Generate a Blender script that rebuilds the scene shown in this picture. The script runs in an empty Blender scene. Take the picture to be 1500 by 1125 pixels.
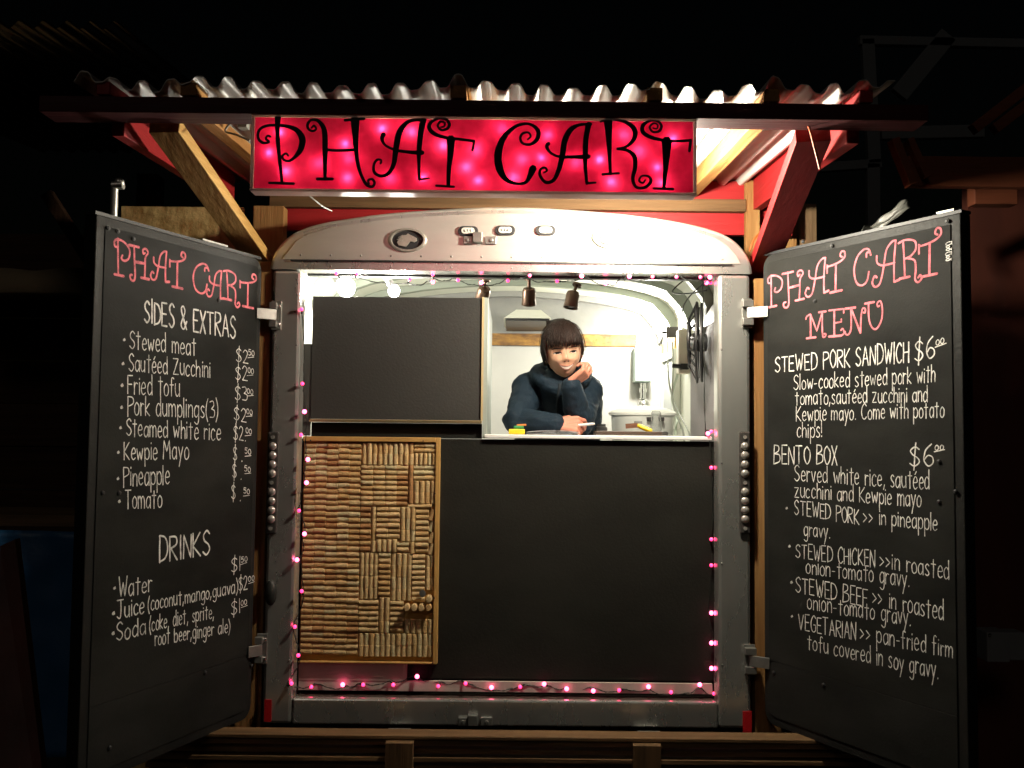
import bpy, bmesh, math, random
from mathutils import Vector, Matrix, noise
S = bpy.context.scene
COL = S.collection
random.seed(7)
CZ = 1.6                                   # eye height above the ground

# ---------------------------------------------------------------- camera
F_PX, PITCH, ROLL = 1350.0, 3.0, 0.6
cd = bpy.data.cameras.new('camera')
cam = bpy.data.objects.new('camera', cd)
COL.objects.link(cam)
cd.sensor_width = 36.0
cd.lens = 36.0 * F_PX / 1500.0
cd.clip_start, cd.clip_end = 0.05, 400.0
RM = (Matrix.Rotation(math.radians(90 + PITCH), 3, 'X') @ Matrix.Rotation(math.radians(ROLL), 3, 'Z'))
cam.matrix_world = Matrix.Translation((0, 0, CZ)) @ RM.to_4x4()
S.camera = cam

# ---------------------------------------------------------------- night sky
w = bpy.data.worlds.new('World'); S.world = w; w.use_nodes = True
nt = w.node_tree
sky = nt.nodes.new('ShaderNodeTexSky'); sky.sky_type = 'NISHITA'; sky.sun_disc = False
sky.sun_elevation = math.radians(1.5); sky.sun_rotation = math.radians(200)
bg = nt.nodes['Background']; bg.inputs['Strength'].default_value = 0.0005
nt.links.new(sky.outputs['Color'], bg.inputs['Color'])
sl = bpy.data.lights.new('front_fill', 'SUN'); sl.energy = 0.06; sl.angle = math.radians(12); sl.color = (1.0, .86, .74)  # added dim fill from behind the camera, brightens beam and background fronts
so = bpy.data.objects.new('front_fill', sl); COL.objects.link(so); so.rotation_euler = (math.radians(58), 0, math.radians(-20))

S.view_settings.view_transform = 'Standard'
S.view_settings.look = 'None'
S.view_settings.exposure = 0.0
S.view_settings.gamma = 1.0
S.render.engine = 'CYCLES'
S.cycles.use_denoising = True
S.cycles.max_bounces = 8
S.cycles.sample_clamp_indirect = 4.0
S.cycles.caustics_reflective = False
S.cycles.caustics_refractive = False

# ---------------------------------------------------------------- measuring helpers
def ray(px, py):
    return RM @ Vector(((px - 750) / F_PX, -(py - 562.5) / F_PX, -1.0))
def at(px, py, Y):
    """place measured on the photo (1500 px wide) at distance Y in front of the camera"""
    d = ray(px, py)
    return Vector((0, 0, CZ)) + d * (Y / d.y)
def onplane(px, py, P0, n):
    d = ray(px, py); C = Vector((0, 0, CZ))
    return C + d * ((P0 - C).dot(n) / d.dot(n))

# ---------------------------------------------------------------- materials
MATS = {}
def mat(name, base=(.5, .5, .5), rough=.6, metal=0.0, spec=.5, emit=None, estr=0.0, trans=0.0, bump=None, var=None, coat=0.0):
    """procedural principled material; bump=(scale,strength[,stretch]); var=(scale,colour2,amount[,stretch])"""
    if name in MATS: return MATS[name]
    m = bpy.data.materials.new(name); m.use_nodes = True
    t = m.node_tree; b = t.nodes['Principled BSDF']
    b.inputs['Base Color'].default_value = (*base, 1)
    b.inputs['Roughness'].default_value = rough
    b.inputs['Metallic'].default_value = metal
    b.inputs['Specular IOR Level'].default_value = spec
    b.inputs['Transmission Weight'].default_value = trans
    b.inputs['Coat Weight'].default_value = coat
    if emit:
        b.inputs['Emission Color'].default_value = (*emit, 1)
        b.inputs['Emission Strength'].default_value = estr
    tc = t.nodes.new('ShaderNodeTexCoord')
    def nz(scale, stretch, detail=5, rough_=.6):
        mp = t.nodes.new('ShaderNodeMapping'); mp.inputs['Scale'].default_value = stretch
        t.links.new(tc.outputs['Object'], mp.inputs['Vector'])
        n = t.nodes.new('ShaderNodeTexNoise'); n.inputs['Scale'].default_value = scale
        n.inputs['Detail'].default_value = detail; n.inputs['Roughness'].default_value = rough_
        t.links.new(mp.outputs['Vector'], n.inputs['Vector'])
        return n
    if var:
        n = nz(var[0], var[3] if len(var) > 3 else (1, 1, 1))
        r = t.nodes.new('ShaderNodeValToRGB')
        r.color_ramp.elements[0].position = .5 - var[2] / 2; r.color_ramp.elements[0].color = (*base, 1)
        r.color_ramp.elements[1].position = .5 + var[2] / 2; r.color_ramp.elements[1].color = (*var[1], 1)
        t.links.new(n.outputs['Fac'], r.inputs['Fac'])
        t.links.new(r.outputs['Color'], b.inputs['Base Color'])
    if bump:
        n = nz(bump[0], bump[2] if len(bump) > 2 else (1, 1, 1))
        bp = t.nodes.new('ShaderNodeBump'); bp.inputs['Strength'].default_value = bump[1]
        bp.inputs['Distance'].default_value = .01
        t.links.new(n.outputs['Fac'], bp.inputs['Height']); t.links.new(bp.outputs['Normal'], b.inputs['Normal'])
        mr = t.nodes.new('ShaderNodeMapRange'); mr.inputs['To Min'].default_value = max(0, rough - .12); mr.inputs['To Max'].default_value = min(1, rough + .12)
        t.links.new(n.outputs['Fac'], mr.inputs['Value']); t.links.new(mr.outputs['Result'], b.inputs['Roughness'])
    MATS[name] = m
    return m
ST = {'x': (1.2, 22, 22), 'y': (22, 1.2, 22), 'z': (22, 22, 1.2)}
def wood(axis, tone='fir'):
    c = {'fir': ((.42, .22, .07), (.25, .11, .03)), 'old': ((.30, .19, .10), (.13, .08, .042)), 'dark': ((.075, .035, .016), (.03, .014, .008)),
         'post': ((.40, .22, .08), (.22, .10, .03)), 'mid': ((.17, .095, .042), (.075, .042, .018)), 'pale': ((.62, .39, .13), (.40, .22, .06))}[tone]
    return mat('wood_%s_%s' % (tone, axis), c[0], .72, spec=.25, var=(1.6, c[1], .42, ST[axis]), bump=(2.2, .5, ST[axis]))
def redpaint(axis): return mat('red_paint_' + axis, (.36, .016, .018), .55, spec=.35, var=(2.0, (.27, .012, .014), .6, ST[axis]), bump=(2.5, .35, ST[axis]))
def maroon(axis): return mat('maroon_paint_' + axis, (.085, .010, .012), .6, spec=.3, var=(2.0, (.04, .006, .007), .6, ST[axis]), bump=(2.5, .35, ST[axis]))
ALU = mat('aluminium', (.82, .82, .77), .28, metal=.84, var=(3.0, (.60, .60, .57), .5, (1, 1, .35)), bump=(9, .13, (1, 1, .35)))
ALU2 = mat('aluminium_bright', (.82, .82, .75), .36, metal=.74, var=(4, (.68, .68, .62), .5, (.4, 1, 2)), bump=(12, .10, (.5, 1, 1.5)))
STEEL = mat('galvanised_steel', (.42, .42, .39), .40, metal=.8, var=(18, (.26, .26, .245), .5), bump=(40, .1))
CHROME = mat('chrome', (.7, .7, .7), .18, metal=1.0)
BLACKB = mat('blackboard_paint', (.0085, .0087, .0080), .6, spec=.09, var=(2.3, (.0200, .0202, .0188), .32, (1, 1, 2.2)), bump=(150, .10))
BLACKU = mat('black_panel_lit', (.033, .0325, .030), .6, spec=.25, var=(2.5, (.042, .041, .038), .5), bump=(120, .12))  # stronger lamplight on the upper panel put into a lighter black
BLACKP = mat('black_panel', (.0095, .0095, .0080), .65, spec=.12, var=(2.0, (.0200, .0198, .0168), .36, (1, 1, 1.8)), bump=(120, .12))  # kept darker than the upper panel, lamplight falloff put into the colour
BLACKM = mat('black_plastic', (.012, .012, .013), .4)
DARK = mat('dark_metal', (.03, .03, .032), .5, metal=.3)
WHITEP = mat('white_paint', (.74, .75, .70), .5, var=(4, (.66, .68, .62), .5), bump=(50, .06))
LINER = mat('pale_green_liner', (.78, .79, .70), .42, var=(2.2, (.68, .70, .61), .5), bump=(30, .08))
BRONZE = mat('bronze_lamp', (.10, .06, .04), .35, metal=.7)
WHITEPL = mat('white_plastic', (.78, .78, .76), .4)
RUBBER = mat('black_wire', (.01, .012, .01), .6)

# ---------------------------------------------------------------- mesh helpers
class MB:
    def __init__(s): s.v, s.f, s.mi = [], [], []
    def add(s, vs, fs, mi=0):
        o = len(s.v); s.v += [Vector(v) for v in vs]; s.f += [tuple(i + o for i in f) for f in fs]; s.mi += [mi] * len(fs); return s
    def box(s, lo, hi, mi=0, M=None):
        (a, b, c), (d, e, f) = lo, hi
        vs = [Vector(p) for p in ((a, b, c), (d, b, c), (d, e, c), (a, e, c), (a, b, f), (d, b, f), (d, e, f), (a, e, f))]
        if M: vs = [M @ v for v in vs]
        return s.add(vs, [(3, 2, 1, 0), (4, 5, 6, 7), (0, 1, 5, 4), (1, 2, 6, 5), (2, 3, 7, 6), (3, 0, 4, 7)], mi)
    def bar(s, p, q, wdt, hgt, side=Vector((1, 0, 0)), mi=0):
        """beam from p to q, wdt measured along side, hgt across"""
        p, q = Vector(p), Vector(q); d = (q - p).normalized()
        u = (side - d * side.dot(d)).normalized(); n = d.cross(u)
        vs = []
        for c in (p, q):
            for su, sn in ((-1, -1), (1, -1), (1, 1), (-1, 1)):
                vs.append(c + u * (su * wdt / 2) + n * (sn * hgt / 2))
        return s.add(vs, [(3, 2, 1, 0), (4, 5, 6, 7), (0, 1, 5, 4), (1, 2, 6, 5), (2, 3, 7, 6), (3, 0, 4, 7)], mi)
    def prism(s, pts, y0, y1, mi=0, M=None):
        """polygon in XZ extruded along Y (pts counter-clockwise seen from -Y)"""
        n = len(pts)
        vs = [Vector((x, y0, z)) for x, z in pts] + [Vector((x, y1, z)) for x, z in pts]
        if M: vs = [M @ v for v in vs]
        fs = [tuple(range(n)), tuple(reversed(range(n, 2 * n)))]
        fs += [((i + 1) % n, i, n + i, n + (i + 1) % n) for i in range(n)]
        return s.add(vs, fs, mi)
    def tube(s, pts, r, n=8, mi=0, closed_ends=True):
        pts = [Vector(p) for p in pts]
        rs = r if isinstance(r, (list, tuple)) else [r] * len(pts)
        o = len(s.v); prev = None
        for i, p in enumerate(pts):
            d = (pts[min(i + 1, len(pts) - 1)] - pts[max(i - 1, 0)])
            if d.length < 1e-9: d = Vector((0, 0, 1))
            d.normalize()
            if prev is None:
                u = d.orthogonal().normalized()
            else:
                u = prev - d * prev.dot(d)
                u = u.normalized() if u.length > 1e-6 else d.orthogonal().normalized()
            prev = u; vv = d.cross(u)
            for k in range(n):
                a = 2 * math.pi * k / n
                s.v.append(p + (u * math.cos(a) + vv * math.sin(a)) * rs[i])
        for i in range(len(pts) - 1):
            for k in range(n):
                a, b = o + i * n + k, o + i * n + (k + 1) % n
                s.f.append((a, b, b + n, a + n)); s.mi.append(mi)
        if closed_ends:
            s.f.append(tuple(reversed(range(o, o + n)))); s.mi.append(mi)
            e = o + (len(pts) - 1) * n
            s.f.append(tuple(range(e, e + n))); s.mi.append(mi)
        return s
    def cyl(s, p, q, r, n=16, mi=0, r2=None): return s.tube([p, q], [r, r if r2 is None else r2], n, mi)
    def ball(s, c, rad, n=12, m=8, mi=0, M=None):
        c = Vector(c); rad = Vector(rad) if isinstance(rad, (tuple, list, Vector)) else Vector((rad, rad, rad))
        vs = [Vector((0, 0, -1))]
        for i in range(1, m):
            t = math.pi * i / m
            for k in range(n):
                a = 2 * math.pi * k / n
                vs.append(Vector((math.sin(t) * math.cos(a), math.sin(t) * math.sin(a), -math.cos(t))))
        vs.append(Vector((0, 0, 1)))
        vs = [Vector((v.x * rad.x, v.y * rad.y, v.z * rad.z)) for v in vs]
        if M: vs = [M @ v for v in vs]
        fs = [(0, 1 + (k + 1) % n, 1 + k) for k in range(n)]
        for i in range(m - 2):
            for k in range(n):
                a, b = 1 + i * n + k, 1 + i * n + (k + 1) % n
                fs.append((a, b, b + n, a + n))
        L = len(vs) - 1; o = 1 + (m - 2) * n
        fs += [(o + k, o + (k + 1) % n, L) for k in range(n)]
        return s.add([v + c for v in vs], fs, mi)
    def cap(s, p, q, r0, r1, n=14, mi=0):
        """closed tapered capsule"""
        p, q = Vector(p), Vector(q); d = (q - p); L = d.length
        if L < 1e-6: return s.ball(p, r0, mi=mi)
        d.normalize(); pts, rs = [], []
        for i in range(1, 5):
            a = math.pi / 2 * (1 - i / 4 * .999); pts.append(p - d * r0 * math.sin(a)); rs.append(r0 * math.cos(a) + 1e-4)
        for i in range(0, 5):
            a = math.pi / 2 * (i / 4 * .98); pts.append(q + d * r1 * math.sin(a)); rs.append(r1 * math.cos(a) + 1e-4)
        return s.tube(pts, rs, n, mi)
    def lathe(s, c, prof, n=20, mi=0, M=None):
        """revolve [(r,z)] about the Z axis through c"""
        c = Vector(c); o = len(s.v); k = len(prof)
        for r, z in prof:
            for i in range(n):
                a = 2 * math.pi * i / n; v = Vector((r * math.cos(a), r * math.sin(a), z))
                s.v.append(c + (M @ v if M else v))
        for j in range(k - 1):
            for i in range(n):
                a, b = o + j * n + i, o + j * n + (i + 1) % n
                s.f.append((a, b, b + n, a + n)); s.mi.append(mi)
        s.f.append(tuple(reversed(range(o, o + n)))); s.mi.append(mi)
        s.f.append(tuple(range(o + (k - 1) * n, o + k * n))); s.mi.append(mi)
        return s
    def mesh(s, name, mats, smooth=None):
        me = bpy.data.meshes.new(name); me.from_pydata([tuple(v) for v in s.v], [], s.f)
        for m in (mats if isinstance(mats, (list, tuple)) else [mats]): me.materials.append(m)
        me.polygons.foreach_set('material_index', s.mi)
        me.validate(); me.update()
        if smooth is not None:
            bm = bmesh.new(); bm.from_mesh(me)
            for f in bm.faces: f.smooth = True
            for e in bm.edges:
                if len(e.link_faces) == 2 and e.calc_face_angle(0) > math.radians(smooth): e.smooth = False
            bm.to_mesh(me); bm.free()
        return me
    def build(s, name, mats, parent=None, smooth=None, bevel=0.0, label=None):
        o = bpy.data.objects.new(name, s.mesh(name, mats, smooth)); COL.objects.link(o)
        if parent: hang(o, parent)
        if bevel:
            b = o.modifiers.new('bevel', 'BEVEL'); b.width = bevel; b.segments = 2; b.limit_method = 'ANGLE'; b.angle_limit = math.radians(40)
        if label: o['label'] = label
        return o
def hang(o, parent):
    o.parent = parent; o.matrix_parent_inverse = wmat(parent).inverted()
def wmat(o):
    m = o.matrix_basis.copy()
    return (wmat(o.parent) @ o.matrix_parent_inverse @ m) if o.parent else m
def thing(name, loc, label, cat, group=None):
    o = bpy.data.objects.new(name, None); COL.objects.link(o); o.location = loc; o.empty_display_size = .1
    return tag(o, label, cat, group)
def tag(o, label, cat, group=None):
    o['label'] = label; o['category'] = cat
    if group: o['group'] = group
    return o
def structure(o): o['kind'] = 'structure'; return o
def catmull(pts, k=6):
    P = [Vector(p) for p in pts]
    if len(P) < 3: return P
    out = []
    for i in range(len(P) - 1):
        a, b, c, d = P[max(i - 1, 0)], P[i], P[i + 1], P[min(i + 2, len(P) - 1)]
        for j in range(k):
            t = j / k
            out.append(.5 * ((2 * b) + (c - a) * t + (2 * a - 5 * b + 4 * c - d) * t * t + (3 * b - a - 3 * c + d) * t ** 3))
    out.append(P[-1]); return out
# ================================================================ ground
GR = mat('dark_gravel', (.06, .052, .045), .9, var=(9, (.03, .027, .024), .5), bump=(35, .8))
g = MB(); g.add([(-60, -60, 0), (60, -60, 0), (60, 60, 0), (-60, 60, 0)], [(0, 1, 2, 3)])
structure(g.build('ground', GR))

# ================================================================ wooden canopy
canopy = thing('wooden_canopy', (0, 3.5, 0), 'timber lean-to canopy with corrugated roof and red painted boards over the food cart', 'canopy')
RAFT = [-1.09, -.865, -.15, .37, .68, .93]
def bump_x(x):
    i = max(k for k in range(len(RAFT)) if RAFT[k] <= x + 1e-6) if x >= RAFT[0] else 0
    a, b = RAFT[max(0, i)], RAFT[min(i + 1, len(RAFT) - 1)]
    if x < RAFT[0] or x > RAFT[-1] or b <= a: return 0.0
    t = (x - a) / (b - a); return -(4 * t * (1 - t)) * .030 * min(1, (b - a) / .35)
SLOPE = .055
def roof_z(x, y, ph=0): return CZ + .926 + SLOPE * (y - 2.4) + bump_x(x)
m = mat('corrugated_sheet', (.78, .76, .72), .42, metal=.1, var=(5, (.66, .64, .60), .5, (2, .4, 2)), bump=(40, .08))
rf = MB(); xs = [-1.165 + i * (2.165 / 420) for i in range(421)]; ys = [2.385, 2.45, 2.6, 2.9, 3.2, 3.6]
random.seed(3)
for th in (0, .0022):
    o = len(rf.v)
    for y in ys:
        for x in xs:
            d = (.0150 + .004 * math.sin(x * 31)) * (math.cos(2 * math.pi * (x + .15) / .076) - .15 * math.cos(6 * math.pi * (x + .15) / .076)) + .005 * math.sin(x * 9 + 1)
            rf.v.append(Vector((x, y + .006 * math.sin(x * 5), roof_z(x, y) + d + th)))
    for j in range(len(ys) - 1):
        for i in range(420):
            a = o + j * 421 + i; rf.f.append((a, a + 1, a + 422, a + 421)); rf.mi.append(0)
n0 = len(ys) * 421
for i in range(420): rf.f.append((i, i + 1, n0 + i + 1, n0 + i)); rf.mi.append(0)
rf.build('corrugated_roof', m, canopy, smooth=70)
YZ = Matrix(((0, 1, 0, 0), (1, 0, 0, 0), (0, 0, 1, 0), (0, 0, 0, 1)))
for i, x in enumerate(RAFT):
    red = i in (0, 5); wdt = .042 if not red else .035
    f = lambda y, dz: CZ + .882 + SLOPE * (y - 2.4) + dz
    pts = [(2.395, f(2.395, 0)), (2.492, f(2.492, 0)), (2.494, f(2.494, -.032 if not red else -.085)), (3.495, f(3.495, -.032 if not red else -.085)), (3.495, f(3.495, .034)), (2.395, f(2.395, .034))]
    if i == 1: pts = pts[:4] + [(3.495, f(3.495, .002)), (2.494, f(2.494, .002)), (2.492, f(2.492, .034)), (2.395, f(2.395, .034))]  # second rafter kept low, shaped to let lamplight over it onto the sheet
    MB().prism(pts, x - wdt / 2, x + wdt / 2, M=YZ).build('rafter', redpaint('y') if red else wood('y'), canopy, bevel=.002)
for x in ():
    f = lambda y, dz: CZ + .86 + SLOPE * (y - 2.4) + dz
    pts = [(2.496, f(2.496, -.04)), (3.495, f(3.495, -.04)), (3.495, f(3.495, .02)), (2.496, f(2.496, .02))]
    MB().prism(pts, x - .02, x + .02, M=YZ).build('rafter', wood('y'), canopy, bevel=.002)
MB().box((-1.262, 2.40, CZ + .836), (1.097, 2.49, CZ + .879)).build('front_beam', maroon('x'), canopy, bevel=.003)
# back boards
MB().box((-.895, 3.50, CZ + .765), (1.07, 3.53, CZ + .975)).build('fascia_board', redpaint('x'), canopy, bevel=.002)
MB().box((-.93, 3.465, CZ + .848), (.884, 3.498, CZ + .895)).build('batten', wood('x', 'mid'), canopy, bevel=.002)
# posts
MB().box((-.973, 3.40, CZ + .3), (-.858, 3.46, CZ + .835)).build('stud', wood('z', 'post'), canopy, bevel=.003)
MB().box((-.955, 3.264, 0), (-.862, 3.354, CZ + .60)).build('post', wood('z', 'post'), canopy, bevel=.003)
MB().box((.862, 3.276, 0), (.965, 3.366, CZ + .56)).build('post', wood('z', 'post'), canopy, bevel=.003)
MB().box((.884, 3.47, CZ + .58), (.937, 3.50, CZ + .972)).build('stud', wood('z', 'post'), canopy, bevel=.002)
MB().box((1.035, 3.56, CZ + .2), (1.105, 3.62, CZ + .86)).build('stud', wood('z', 'post'), canopy, bevel=.002)
MB().box((1.11, 3.58, 0), (1.19, 3.67, CZ + .91)).build('post', wood('z', 'old'), canopy, bevel=.003)
# knee braces
MB().bar((-.967, 2.505, CZ + .835), (-.915, 3.44, CZ + .585), .085, .040).build('brace', wood('y', 'pale'), canopy, bevel=.002)
MB().bar((.826, 2.51, CZ + .83), (.925, 3.44, CZ + .60), .095, .040).build('brace', redpaint('y'), canopy, bevel=.002)

# ================================================================ slatted deck front below the cart
pal = thing('slatted_deck', (0, 3.05, 0), 'low slatted timber deck front running along below the cart opening', 'deck')
WD = wood('x', 'mid')
for k in range(16):
    z1 = .603 - k * .0265
    MB().box((-1.17, 3.03 + .003 * (k % 2), z1 - .0150), (1.16, 3.075, z1)).build('slat', WD, pal, bevel=.002)
MB().box((-1.17, 3.028, .6055), (1.16, 3.10, .619)).build('top_board', WD, pal, bevel=.003)
for a, b in ((564, 605), (928, 969)):
    x0, x1 = at(a, 1095, 3.0).x, at(b, 1095, 3.0).x
    MB().box((x0, 3.0, .02), (x1, 3.027, .6045)).build('upright', wood('z', 'mid'), pal, bevel=.002)
for x in (-1.1, -.4, .45, 1.1):
    MB().box((x - .04, 3.078, 0), (x + .04, 3.14, .6045)).build('leg', wood('z', 'old'), pal, bevel=.002)

# ================================================================ the food cart
cart = thing('food_cart', (0, 4.0, 0), 'small aluminium trailer food cart with arched header and two open chalkboard doors', 'food cart')
FY0, FY1 = 3.25, 3.33
L0, L1, R0, R1 = -.855, -.752, .728, .842      # frame stiles
B0, B1 = CZ - 1.018, CZ - .93                    # bottom rail
HB, HT = CZ + .570, CZ + .605                    # bottom of header, seam
MB().box((L0, FY0, B0), (L1, FY1, HB - .002)).build('frame_stile', ALU, cart, bevel=.012)
MB().box((R0, FY0, B0), (R1, FY1, HB - .002)).build('frame_stile', ALU, cart, bevel=.012)
MB().box((L1 + .001, FY0 + .002, B0), (R0 - .001, FY0 + .030, B1)).build('bottom_rail', ALU, cart, bevel=.006)
archR = [(0, .791), (.12, .7885), (.25, .781), (.37, .772), (.48, .760), (.58, .745), (.67, .7265), (.74, .704), (.785, .677), (.818, .640), (.837, .600), (.842, .570)]
arch = [(-x - (.013 if x > .6 else 0) * min(1, (x - .0) / .84), z) for x, z in reversed(archR)] + archR[1:]
arch = [(x, CZ + z) for x, z in arch]
MB().prism([(L0, HB), (R1, HB)] + list(reversed(arch[1:-1])), FY0 - .002, FY1).build('header', ALU, cart, smooth=30)
MB().prism([(L0 + .034, HT), (R1 - .034, HT)] + [(x * .968, HT + (z - HT) * .935) for x, z in reversed(arch) if abs(x) < .83], FY0 - .006, FY0 - .0025).build('header_plate', ALU2, cart, bevel=.0015)
tr = MB(); tr.tube(catmull([(x, FY0 + .012, z + .002) for x, z in arch], 4), .011, 8); tr.build('edge_trim', ALU2, cart, smooth=60)
st = MB(); st.box((L0 + .065, FY0 - .010, HT - .006), (R1 - .065, FY0 - .0065, HT - .0015)); st.build('drip_strip', DARK, cart)
rv = MB()
for k in range(15):
    rv.ball((L0 + .1 + k * .107, FY0 - .006, HT + .016), (.004, .003, .004), 8, 6)
    if k % 2: rv.ball((L0 + .1 + k * .107, FY0 - .003, HB + .012), (.003, .002, .003), 8, 6)
for z in (.3, -.1, -.45, -.8):
    for x in (L1 - .012, R0 + .012): rv.ball((x, FY0 - .0005, CZ + z), (.0035, .0025, .0035), 8, 6)
rv.build('rivets', STEEL, cart, smooth=60)
# oval vents with an embossed horse head
VENT = mat('vent_cast_metal', (.52, .5, .44), .38, metal=.7, bump=(90, .15))
for px, py in ((597, 352), (895, 348)):
    c = at(px, py, FY0 - .006)
    v = MB(); n = 36
    for r0, r1, y0, y1 in ((1.0, .80, -.001, -.010),):
        o = len(v.v)
        for (r, y) in ((1.0, .002), (1.0, -.006), (.93, -.010), (.82, -.010), (.78, -.002)):
            for k in range(n):
                a = 2 * math.pi * k / n; v.v.append(Vector((c.x + .070 * r * math.cos(a), c.y + y, c.z + .043 * r * math.sin(a))))
        for j in range(4):
            for k in range(n):
                a, b = o + j * n + k, o + j * n + (k + 1) % n; v.f.append((a, b, b + n, a + n)); v.mi.append(0)
    vo = v.build('oval_vent', VENT, cart, smooth=50)
    b = MB(); b.prism([(c.x + .055 * math.cos(t * math.pi / 16), c.z + .034 * math.sin(t * math.pi / 16)) for t in range(32)], c.y - .0015, c.y - .0005)
    b.build('recess', DARK, vo)
    hs = MB()
    head = [(-.038, -.024), (-.006, -.030), (.004, -.018), (.012, -.006), (.030, -.010), (.042, -.003), (.040, .008), (.026, .016), (.012, .022), (.002, .029), (-.004, .022), (-.020, .020), (-.034, .008), (-.044, -.010)]
    hs.prism([(c.x + x * .82, c.z + z * .82) for x, z in head], c.y - .008, c.y - .0017)
    for dz in (-.006, .004, .012): hs.tube([(c.x - .040 + .01 * abs(dz) * 60, c.y - .008, c.z + dz - .004), (c.x - .016, c.y - .009, c.z + dz + .004)], .0018, 6)
    hs.ball((c.x + .018, c.y - .008, c.z + .008), (.003, .002, .0025))
    hs.build('horse_emblem', VENT, vo, bevel=.002)
# marker lamps (off)
LENS = mat('clear_lens', (.55, .55, .5), .15, spec=.7, bump=(200, .3))
for px, py in ((686, 339), (740, 338), (799, 338)):
    c = at(px, py, FY0 - .006)
    def pill(hw, hh, y0, y1):
        pts = [(c.x + hw - hh + hh * math.cos(t), c.z + hh * math.sin(t)) for t in [(-.5 + k / 8) * math.pi for k in range(9)]]
        pts += [(c.x - hw + hh - hh * math.cos(t), c.z - hh * math.sin(t)) for t in [(-.5 + k / 8) * math.pi for k in range(9)]]
        return pts
    ml = MB(); ml.prism(pill(.036, .0175, 0, 0), c.y - .010, c.y - .001); mo = ml.build('marker_lamp', DARK, cart, bevel=.002)
    l = MB(); l.prism(pill(.024, .011, 0, 0), c.y - .014, c.y - .0103)
    for dx in (-.010, .0, .010): l.ball((c.x + dx, c.y - .014, c.z), .005, 10, 6)
    l.build('lens', LENS, mo, smooth=40)
def latch(px, py, Y, name='latch_bracket'):
    c = at(px, py, Y); b = MB()
    b.box((c.x - .055, Y - .014, c.z - .016), (c.x - .024, Y - .001, c.z + .012)); b.box((c.x + .022, Y - .012, c.z - .015), (c.x + .062, Y - .001, c.z + .013))
    b.box((c.x - .022, Y - .028, c.z - .012), (c.x + .012, Y - .001, c.z + .024))
    b.cyl((c.x - .04, Y - .018, c.z - .002), (c.x - .04, Y - .012, c.z - .002), .007, 10); b.cyl((c.x + .043, Y - .018, c.z - .002), (c.x + .043, Y - .012, c.z - .002), .007, 10)
    b.build(name, STEEL, cart, bevel=.002)
latch(702, 352, FY0 - .006); latch(695, 1055, FY0 + .001)
# red reflective tape, led tail strips, rubber bumper
TAPE = mat('red_reflective_tape', (.45, .012, .015), .3, bump=(220, .25))
for a, b, c_, d in ((387, 1025, 398, 1057), (1088, 1042, 1101, 1073)):
    p, q = at(a, d, FY0 - .002), at(b * 0 + c_, b, FY0 - .002)
    MB().box((p.x, FY0 - .004, p.z), (q.x, FY0 - .0008, q.z)).build('reflector_tape', TAPE, cart)
for px, dx in ((401, 0), (1089, 0)):
    t0, t1 = at(px, 632, FY0), at(px + (-3 if px < 700 else 2), 782, FY0); x = (t0.x + t1.x) / 2
    b = MB(); b.box((x - .019, FY0 - .012, t1.z), (x + .019, FY0 - .0008, t0.z)); so = b.build('tail_lamp_strip', mat('smoked_lens', (.05, .045, .042), .25, spec=.6), cart, bevel=.006)
    l = MB(); n = 11
    for k in range(n):
        z = t1.z + .02 + (t0.z - t1.z - .04) * k / (n - 1)
        if k in (0, 5, n - 1): l.cyl((x, FY0 - .016, z), (x, FY0 - .011, z), .007, 10)
        else: l.ball((x, FY0 - .012, z), (.0145, .010, .0145), 12, 8)
    l.build('led_lenses', mat('chrome_lens', (.55, .52, .48), .16, metal=.6), so, smooth=50)
c = at(397, 868, FY0); MB().ball((c.x, FY0 - .003, c.z), (.022, .018, .045)).build('rubber_bumper', RUBBER, cart, smooth=60)

# shell: side walls, arched roof, floor, back wall
ZB = CZ + .50
def prof(off):
    pts = [(-.842 + off, CZ - 1.0 + off)]
    for x, z in arch: pts.append((max(-.842 + off, min(.838 - off, x * (1 - off / .85))), z - off - .004))
    pts.append((.838 - off, CZ - 1.0 + off)); return pts
sh = MB(); po, pi_ = prof(0), prof(.05); n = len(po); ysh = [FY1 + .002, 4.93]
for P in (po, pi_):
    for y in ysh:
        for x, z in P: sh.v.append(Vector((x, y, z)))
for i in range(n):
    j = (i + 1) % n
    sh.f += [(i, j, n + j, n + i)]; sh.mi += [0]
    sh.f += [(2 * n + j, 2 * n + i, 3 * n + i, 3 * n + j)]; sh.mi += [1]
    sh.f += [(i, 2 * n + i, 2 * n + j, j), (n + j, 3 * n + j, 3 * n + i, n + i)]; sh.mi += [1, 1]
sh.build('shell', [ALU, LINER], cart)
bw = MB(); bw.box((-.80, 4.86, CZ - .99), (.80, 4.925, CZ + .74)); bw.build('back_wall', mat('back_wall_steel', (.60, .595, .56), .4, metal=.1, var=(2.5, (.48, .475, .45), .5), bump=(12, .08)), cart)
RUST = mat('rusty_yellow_metal', (.40, .21, .045), .55, metal=.2, var=(10, (.10, .045, .02), .3, (1, 1, 3)), bump=(30, .5))
p, q = at(725, 506, 4.84), at(932, 492, 4.84)
MB().box((-.79, 4.846, p.z + .018), (.79, 4.859, CZ + .74)).build('upper_back_plate', mat('dull_grey_plate', (.20, .20, .195), .5, metal=.3, var=(5, (.28, .28, .26), .5), bump=(20, .15)), cart)
MB().box((-.78, 4.835, p.z), (q.x, 4.845, q.z + .006)).build('rusty_trim', RUST, cart, bevel=.004)
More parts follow.
